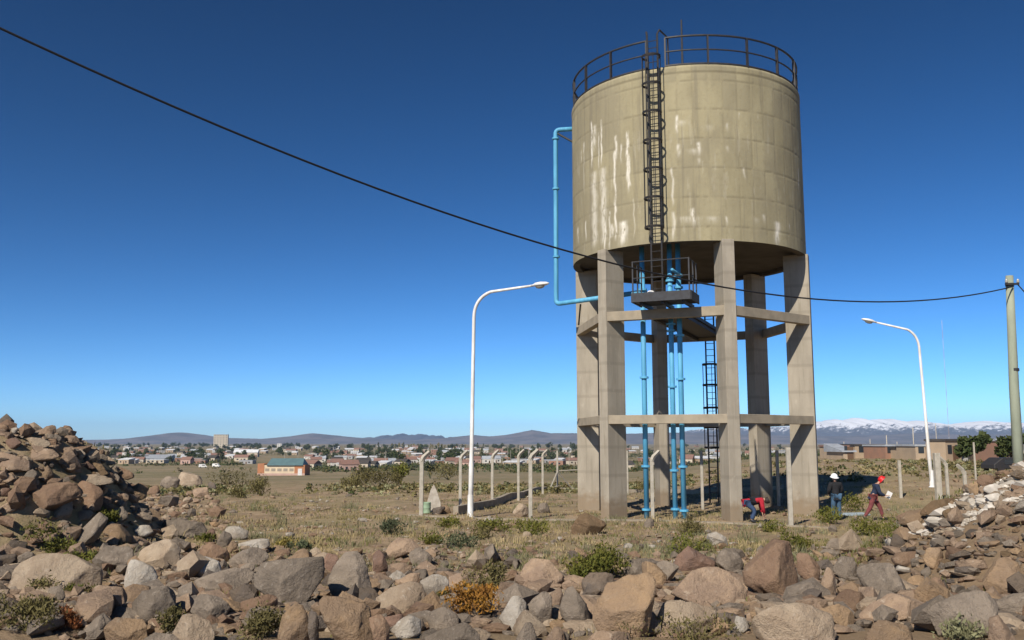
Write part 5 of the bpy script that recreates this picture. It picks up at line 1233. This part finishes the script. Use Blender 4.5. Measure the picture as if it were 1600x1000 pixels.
def zone(px):
    return next(t for a, t in ((300, 'in the town beside the stone heap'), (480, 'in the town behind the orange building'), (655, 'in the town before the fence end'), (920, 'in the town behind the receding fence posts'), (9999, 'far off, seen between the tower legs')) if px < a)
def town_house(px, yb, k, s):
    p = gpt(px, yb) if px < 920 else at_g(px, 480 + 9.0 * max(.5, 727 - yb) ** 1.7); wall, roof, kind, nm, lab = protos[k]
    if k not in first: o = first[k] = house(nm, lab, p, 0, 10, 8, 3.3, wall, roof, kind, TOWN)
    else: o = copy_tree(first[k])
    o['label'] = lab.replace('in the distant town', zone(px)); o.location = p; o.rotation_euler = (0, 0, tw.uniform(-.5, .5)); o.scale = (s * tw.uniform(.8, 1.5), s * tw.uniform(.8, 1.2), s * tw.uniform(.9, 1.3))
spots = []
n = 0
while n < 285:
    px = tw.uniform(150, 905) if n < 240 else tw.uniform(930, 1240); q = tw.beta(1.3, 1.5)
    yb = 698 + q * (29 if px < 480 else 39 if px < 660 else 33)
    if 395 < px < 482 and yb > 712: continue
    if any(abs(px - a) < 6 and abs(yb - c_) < 2 for a, c_ in spots): continue
    spots.append((px, yb)); town_house(px, yb, int(tw.choice(9, p=[.13, .08, .14, .06, .18, .04, .14, .12, .11])), .8 if yb > 708 else 1.1); n += 1
# trees of the town
def tree_proto(mt, w, h, n, rng, poplar=False):
    cr = []
    lumps = 9; cs = np.stack([rng.normal(0, .24, lumps) * w, rng.normal(0, .24, lumps) * w, rng.uniform(.34, .84, lumps) * h], 1)
    if poplar: cs = np.stack([rng.normal(0, .08, lumps) * w, rng.normal(0, .08, lumps) * w, np.linspace(.2, .9, lumps) * h], 1)
    rr_ = rng.uniform(.18, .30, lumps) * w; q = rng.integers(lumps, size=n); v = rng.normal(size=(n, 3)); v /= np.linalg.norm(v, axis=1)[:, None]
    P = cs[q] + v * rr_[q][:, None] * (rng.uniform(.3, 1, n) ** .5)[:, None]
    a = rng.normal(size=(n, 3)); a /= np.linalg.norm(a, axis=1)[:, None]; b_ = np.cross(a, rng.normal(size=(n, 3))); b_ /= np.linalg.norm(b_, axis=1)[:, None]
    l = (.10 * w * rng.uniform(.6, 1.4, n))[:, None]; V = np.stack([P - b_ * l * .6, P + b_ * l * .6, P + a * l * 1.3], 1).reshape(-1, 3)
    crown = mesh_from('crown', V, np.arange(n * 3).reshape(-1, 3), mt, smooth=False)
    b = MB(); b.tube([(0, 0, -.5), (.02 * w, 0, h * .3), (0, .02 * w, h * .6)], [.05 * w, .035 * w, .015 * w], 6)
    for _ in range(4): e = cs[rng.integers(lumps)]; b.tube([(0, 0, h * .3), (e[0] * .5, e[1] * .5, (h * .3 + e[2]) / 2), tuple(e)], [.025 * w, .018 * w, .008 * w], 5)
    return crown, mesh_from('trunk', b.v, b.f, bark)
TP = {'dark': [tree_proto(leaf_dark, 8, 9, 420, tw) for _ in range(3)], 'grey': [tree_proto(leaf_grey, 8, 8, 420, tw) for _ in range(2)], 'autumn': [tree_proto(leaf_yellow, 6, 9, 360, tw, True) for _ in range(2)], 'poplar': [tree_proto(leaf_dark, 5, 12, 360, tw, True)]}
TL = {'dark': 'dark green rounded tree among the houses of the distant town', 'grey': 'grey-green tree among the houses of the distant town', 'autumn': 'yellow autumn tree in the long row beyond the fence', 'poplar': 'dark narrow poplar among the houses of the distant town'}
def tree(px, yb, kind, s, label=None, grp='trees of the distant town', Y=None):
    p = (gpt(px, yb) if px < 920 else at_g(px, 480 + 9.0 * max(.5, 727 - yb) ** 1.7)) if Y is None else (lambda v: Vector((v.x, v.y, hz(v.x, v.y))))(at(px, yb, Y))
    cr, tk = TP[kind][tw.integers(len(TP[kind]))]; t = thing('tree', label or TL[kind].replace('among the houses of the distant town', zone(px)), 'tree', p, grp)
    link('trunk', tk, t); link('crown', cr, t); t.rotation_euler = (0, 0, tw.uniform(0, 6.28)); t.scale = (s * tw.uniform(.85, 1.3), s * tw.uniform(.85, 1.3), s * tw.uniform(.8, 1.15)); return t
for i in range(300):
    px = tw.uniform(150, 905) if i < 255 else tw.uniform(930, 1240); q = tw.beta(1.0, 1.6); yb = 697.5 + q * 28
    if 393 < px < 484 and yb > 714: continue
    tree(px, yb, tw.choice(['dark', 'grey', 'dark', 'poplar'], p=[.42, .3, .18, .1]), (.85 if yb > 705 else 1.25) * tw.uniform(.7, 1.25))
for i in range(40): tree(tw.uniform(155, 470), 697 + tw.uniform(0, 1.6), 'dark', 1.5, 'dark tree of the long tree line on the horizon', 'trees of the horizon tree line')
for i in range(24): tree(612 + i * 5.0 + tw.uniform(-2, 2), 700 + tw.uniform(-.6, .8), 'autumn', 1.25 * tw.uniform(.8, 1.2), None, 'autumn tree row')
# single landmarks
p = gpt(345, 699.5); house('apartment_block', 'tall beige apartment block rising over the town tree line', p, .2, 22, 14, 17, 'cream', 'greyroof', 'flat', None, 5, 'building')
bk = [o for o in COL.objects if o.get('label', '').startswith('tall beige')][0]; s = (700 - 680) / F_PX * p.y / 17; bk.scale = (21 / F_PX * p.y / 22,) * 2 + (s,)
p = gpt(437, 700); house('white_building', 'small white block standing clear above the far roofs', p, 0, 10, 8, 9, 'white', 'whiteroof', 'flat', None, 2, 'building').scale = (1.2, 1.2, 1.3)
p = gpt(232, 721); sz = p.y / F_PX
house('warehouse', 'long grey-roofed warehouse with a pale front', p, 0, 66 * sz, 18, 5 * sz, 'grey', 'greyroof', 'shed', None, 9, 'building')
p = gpt(246, 724); house('warehouse', 'cream hall in front of the long warehouse', p, .1, 24 * sz, 14, 5 * sz, 'cream', 'whiteroof', 'flat', None, 4, 'building')
p = gpt(196, 716); house('silo_house', 'tall white block at the end of the long warehouse', p, 0, 8 * sz, 6, 10 * sz, 'white', 'whiteroof', 'flat', None, 1, 'building')
p = gpt(385, 714); sz = p.y / F_PX; house('long_house', 'long cream row house with a pale roof above the orange building', p, .1, 36 * sz, 12, 7 * sz, 'cream', 'whiteroof', 'gable', None, 6, 'building')
# orange and cream building with a teal roof
p = gpt(439, 743); sz = p.y / F_PX; W_, H_, D_ = 73 * sz, 16 * sz, 9.0
ob = thing('building', 'orange and cream building with a teal roof at the near edge of the town', 'building', p)
for x0, x1, m_, nm in ((-.5, -.36, 'orange', 'end_wall'), (-.36, .28, 'creamw', 'centre_wall'), (.28, .5, 'orange', 'end_wall')):
    mt = varied('orange_plaster', (.42, .18, .085), (.36, .16, .08), .5, .9) if m_ == 'orange' else varied('cream_plaster', (.62, .50, .34), (.55, .44, .30), .5, .9)
    b = MB(); dy = 0 if m_ == 'orange' else .12; b.box(((x0 + x1) / 2 * W_, D_ / 2 + dy, H_ / 2 - .4 + (.25 if nm == 'end_wall' and x0 < 0 else 0)), ((x1 - x0) * W_ - .01, D_, H_ + .8 + (.5 if nm == 'end_wall' and x0 < 0 else 0))); o = b.build(nm, mt, ob, loc=(0, 0, 0)); o.location = (0, 0, 0)
b = MB(); x0, x1 = -.31 * W_, .46 * W_; b.add([(x0, -.5, H_ - .15), (x1, -.5, H_ - .15), (x1 - .6, D_ * .5, H_ + 10 * sz), (x0 + .6, D_ * .5, H_ + 10 * sz), (x1, D_ + .4, H_), (x0, D_ + .4, H_)], [(0, 1, 2, 3), (3, 2, 4, 5), (0, 3, 5), (1, 4, 2), (0, 5, 4, 1)]); o = b.build('roof', roofs['teal'], ob, loc=(0, 0, 0)); o.location = (0, 0, 0)
for i in range(5):
    b = MB(); b.box((-.36 * W_ + .64 * W_ * (i + .5) / 5, .08, H_ * .55), (1.5, .12, 1.0)); o = b.build('window', mat('window_pale', (.30, .25, .19), .4), ob, loc=(0, 0, 0)); o.location = (0, 0, 0)
b = MB(); b.box((0, -.04, .35), (W_ * 1.002, .14, .9)); o = b.build('plinth', walls['pink'], ob, loc=(0, 0, 0)); o.location = (0, 0, 0)
b = MB(); b.box((.40 * W_, -.06, 1.3), (1.6, .2, 2.6)); o = b.build('door', paint_white, ob, loc=(0, 0, 0)); o.location = (0, 0, 0)
# vehicles
def van(label, px, yb, rz, car=False, s=1.0):
    p = gpt(px, yb); t = thing('van' if not car else 'car', label, 'van' if not car else 'car', p)
    h = 2.2 if not car else 1.45; b = MB()
    prof = [(-2.4, .4), (2.4, .4), (2.4, 1.0), (1.8, 1.15), (1.2, h), (-2.3, h), (-2.4, 1.1)] if not car else [(-2.1, .35), (2.1, .35), (2.1, .75), (1.1, .95), (.5, h), (-1.2, h), (-1.9, .95), (-2.1, .8)]
    n = len(prof); b.add([(x, -.9, z) for x, z in prof] + [(x, .9, z) for x, z in prof], [tuple(range(n)), tuple(range(2 * n - 1, n - 1, -1))] + [(i, n + i, n + (i + 1) % n, (i + 1) % n) for i in range(n)])
    o = b.build('body', white_paint, t, loc=(0, 0, 0), bevel=.06); o.location = (0, 0, 0)
    b = MB(); b.box((.3 if not car else -.3, -.91, h * .72), (1.6, .05, .45)); o = b.build('window', glass, t, loc=(0, 0, 0)); o.location = (0, 0, 0)
    for x in (-1.45, 1.45):
        for y in (-.82, .82):
            b = MB(); b.tube([(x, y - .1, .34), (x, y + .1, .34)], .34, 12); o = b.build('wheel', black_steel, t, loc=(0, 0, 0)); o.location = (0, 0, 0)
    t.rotation_euler = (0, 0, rz); t.scale = (s,) * 3
van('white van nearer the heap of the two parked in the field', 317, 731, .3); van('white van nearer the orange building of the two parked in the field', 338, 730, -.2)
van('white car parked down the slope beside the far poles', 1349, 719, .1, True)
wc = [o for o in COL.objects if o.get('label', '').startswith('white car parked')][0]; v = at(1349, 712, 280); wc.location = (v.x, v.y, hz(v.x, v.y))
# the far side behind the lamp and the pole
FS = 'low houses on the rise behind the tower'
def at_g(px, Y): v = at(px, 700, Y); return Vector((v.x, v.y, hz(v.x, v.y)))
def to_top(px, Y, ytop): p = at_g(px, Y); return p, at(px, ytop, Y).z - p.z
fsr = ((1303, 165, 'tan', 'red', 'flat', 22, 698, 'first low house on the slope, just beside the outer tower leg'), (1312, 150, 'tan', 'greyroof', 'shed', 16, 704, 'low sandy shed on the slope beside the outer tower leg'), (1345, 170, 'tan', 'dark', 'flat', 46, 696, 'long ochre house with a dark roof edge on the slope'),
       (1378, 160, 'brick', 'greyroof', 'flat', 26, 697, 'ochre house between the two taller far poles'), (1408, 155, 'tan', 'dark', 'flat', 22, 701, 'low tan house behind the lone straight post'), (1432, 150, 'tan', 'greyroof', 'flat', 34, 697, 'wide sandy house next to the lamp by the rubble'))
for px, Y, wl, rf, kd, wpx, yt, lb in fsr: p, h_ = to_top(px, Y, yt); house('house', lb, p, tw.uniform(-.2, .2), wpx * Y / F_PX, 7, h_, wl, rf, kd, FS, 2)
for i in range(26):
    px = tw.uniform(1285, 1590); Y = tw.uniform(380, 900); k = [(2, 'brick', 'greyroof', 'flat', 'small brick house far down the slope behind the workers'), (4, 'tan', 'red', 'gable', 'small tan gabled house far down the slope behind the workers'), (0, 'cream', 'greyroof', 'flat', 'small cream house far down the slope behind the workers')][tw.integers(3)]
    house('house', k[4], at_g(px, Y), tw.uniform(-.4, .4), 9, 7, 3.4, k[1], k[2], k[3], FS, 2)
Yb = 120; p = at_g(1476, Yb); sz = Yb / F_PX
p, h_ = to_top(1474, Yb, 689); hb = house('brick_house', 'tan house with a flat black roof line behind the lamp by the rubble', p, .45, 34 * sz, 3.0, h_, 'tan', 'dark', 'flat', None, 2)
p, h_ = to_top(1500, Yb + 3, 689); house('shed', 'dark shed between the black-roofed tan house and the green tree', p, 0, 28 * sz, 3, h_, 'grey', 'dark', 'flat', None, 1).scale = (1, 1, 1)
sh = [o for o in COL.objects if o.get('label', '').startswith('dark shed')][0]; sh.children[0].data.materials[0] = roofs['dark']
p, h_ = to_top(1552, 115, 689); house('brick_house', 'tall brick house front between the two green trees', p, .1, 28 * sz, 5, h_, 'brick', 'greyroof', 'flat', None, 1)
TP['near'] = [tree_proto(leaf_dark, 3.0, 3.9, 1800, tw)]
for px, lb in ((1518, 'green tree beside the dark shed'), (1578, 'green tree behind the utility pole')):
    t = tree(px, 716, 'near', 1.0, lb, None, 100); hh = at(px, 677, 100).z - t.location.z; t.scale = (1.0, 1.0, hh / 3.6)
van('dark pickup truck behind the utility pole', 1574, 742, .2, True); pk = COL.objects[-1]
tk = [o for o in COL.objects if o.get('label', '').startswith('dark pickup')][0]; tk.scale = (.8, .8, .72); v = at(1576, 741, 66); tk.location = (v.x, v.y, hz(v.x, v.y)); tk.children[0].data.materials[0] = black_steel
DP = 'far poles on the rise'
for px, y0, y1, lb in ((1360, 686, 720, 'far pole nearest the outer tower leg'), (1386, 680, 724, 'thick far pole behind the low ochre houses'), (1428, 668, 720, 'tallest far pole, beside the lamp'), (1319, 690, 712, 'thin far pole above the sandy shed'), (1464, 662, 715, 'thin far pole just behind the lamp'), (1402, 690, 722, 'short far pole behind the lone straight post')):
    Y = 200; p = at_g(px, Y); zt = at(px, y0, Y).z; b = MB(); b.tube([(p.x, p.y, p.z - .3), (p.x, p.y, zt)], [.16 if px in (1386, 1428) else .10, .10 if px in (1386, 1428) else .07], 6)
    tag(b.build('far_pole', post_mat, loc=p, smooth=True), lb, 'pole', DP)
# thin radio mast far away
mt_ = thing('radio_mast', 'thin distant lattice radio mast in the sky between lamp and utility pole', 'mast', at_g(1484, 420)); zg = mt_.location.z; ztop = at(1478, 500, 420).z; N = 14; mast_grey = mat('mast_grey', (.45, .47, .5), .6); mast_red = mat('mast_faded_red', (.33, .27, .26), .6)
for i in range(N):
    b = MB(); z0, z1 = zg + (ztop - zg) * i / N, zg + (ztop - zg) * (i + 1) / N
    for a in (0, 2.1, 4.2): b.tube([(mt_.location.x + .16 * math.cos(a), 420 + .16 * math.sin(a), z0), (mt_.location.x + .16 * math.cos(a), 420 + .16 * math.sin(a), z1)], .022, 4)
    for a, c_ in ((0, 2.1), (2.1, 4.2), (4.2, 0)): b.tube([(mt_.location.x + .16 * math.cos(a), 420 + .16 * math.sin(a), z0), (mt_.location.x + .16 * math.cos(c_), 420 + .16 * math.sin(c_), z1)], .014, 4)
    b.build('mast_section', mast_grey if i % 2 else mast_red, mt_)

# woods and gardens of the plain that read as one mass
_dd = np.geomspace(70, 6000, 500); _pp = (EYE - np.interp(np.log(_dd), LD, LZ)) / _dd * F_PX
def far_points(n, x0, x1, y0, y1, rng, dens):
    out = []
    while len(out) < n:
        px = rng.uniform(x0, x1, n); py = rng.uniform(y0, y1, n); Y = np.interp(-(py - HOR), -_pp, _dd); X = (px - 800) / F_PX * Y
        k = dens(X, Y, px, py) > rng.uniform(0, 1, n); out += list(zip(X[k], Y[k]))
    o_ = np.array(out[:n]); return np.stack([o_[:, 0], o_[:, 1], height(o_[:, 0], o_[:, 1])], 1)
fw = far_points(9500, 100, 1700, 696.5, 738, gr, lambda X, Y, px, py: np.clip((fbm2(X, Y, .008, 3, 21) + .12) * 4, .06, 1) * np.where((px > 385) & (px < 490) & (py > 712), 0, 1) * np.where((px < 480) & (py > 727), .12, 1))
def far_wood(name, label, pts, mt, rng, per=9):
    n = len(pts); N = n * per; sz = np.repeat(rng.uniform(.8, 2.6, n), per)
    v = rng.normal(size=(N, 3)); v /= np.linalg.norm(v, axis=1)[:, None]; v[:, 2] = np.abs(v[:, 2]) * .9
    P = np.repeat(pts, per, 0) + v * sz[:, None] * rng.uniform(.4, 1, N)[:, None]
    a = rng.normal(size=(N, 3)); a /= np.linalg.norm(a, axis=1)[:, None]; b_ = np.cross(a, rng.normal(size=(N, 3))); b_ /= np.linalg.norm(b_, axis=1)[:, None]; l = (sz * .5)[:, None]
    V = np.stack([P - b_ * l * .6, P + b_ * l * .6, P + a * l], 1).reshape(-1, 3)
    tag(link(name, mesh_from(name, V, np.arange(N * 3).reshape(-1, 3), mt, smooth=False)), label, kind='stuff')
def flat_pts(p): 
    Y = np.clip(p[:, 1], 250, 4000); q = np.stack([p[:, 0], p[:, 1], height(p[:, 0], p[:, 1])], 1); return q
far_wood('undergrowth', 'dark garden shrubs and small trees mixed through the town', fw[:4200], leaf_dark, gr); far_wood('scrub', 'olive shrubs mixed through the town', fw[4200:6800], leaf_olive, gr); far_wood('scrub', 'grey-green shrubs mixed through the town', fw[6800:], leaf_grey, gr)

# pairs and triples that only size tells apart say so
by = {}
for o in COL.objects:
    if o.parent is None and o.get('group') and o.get('label') and o.get('category') in ('rock', 'house', 'tree'): by.setdefault(o['label'], []).append(o)
for lb, os_ in by.items():
    if 2 <= len(os_) <= 3:
        os_.sort(key=lambda o: -o.scale[0] / math.hypot(o.location.x, o.location.y)); w = ('larger', 'smaller') if len(os_) == 2 else ('largest', 'middle-sized', 'smallest')
        for o, q in zip(os_, w): o['label'] = q + ' ' + (lb[6:] if lb.startswith('small ') else lb)

for i in range(16):
    px = tw.uniform(170, 900); p = at_g(px, tw.uniform(520, 900)); b = MB(); b.tube([p - Vector((0, 0, .4)), p + Vector((0, 0, tw.uniform(9, 13)))], [.17, .12], 5)
    tag(b.build('town_pole', post_mat, loc=p), 'thin light pole ' + zone(px), 'pole', 'light poles of the distant town')
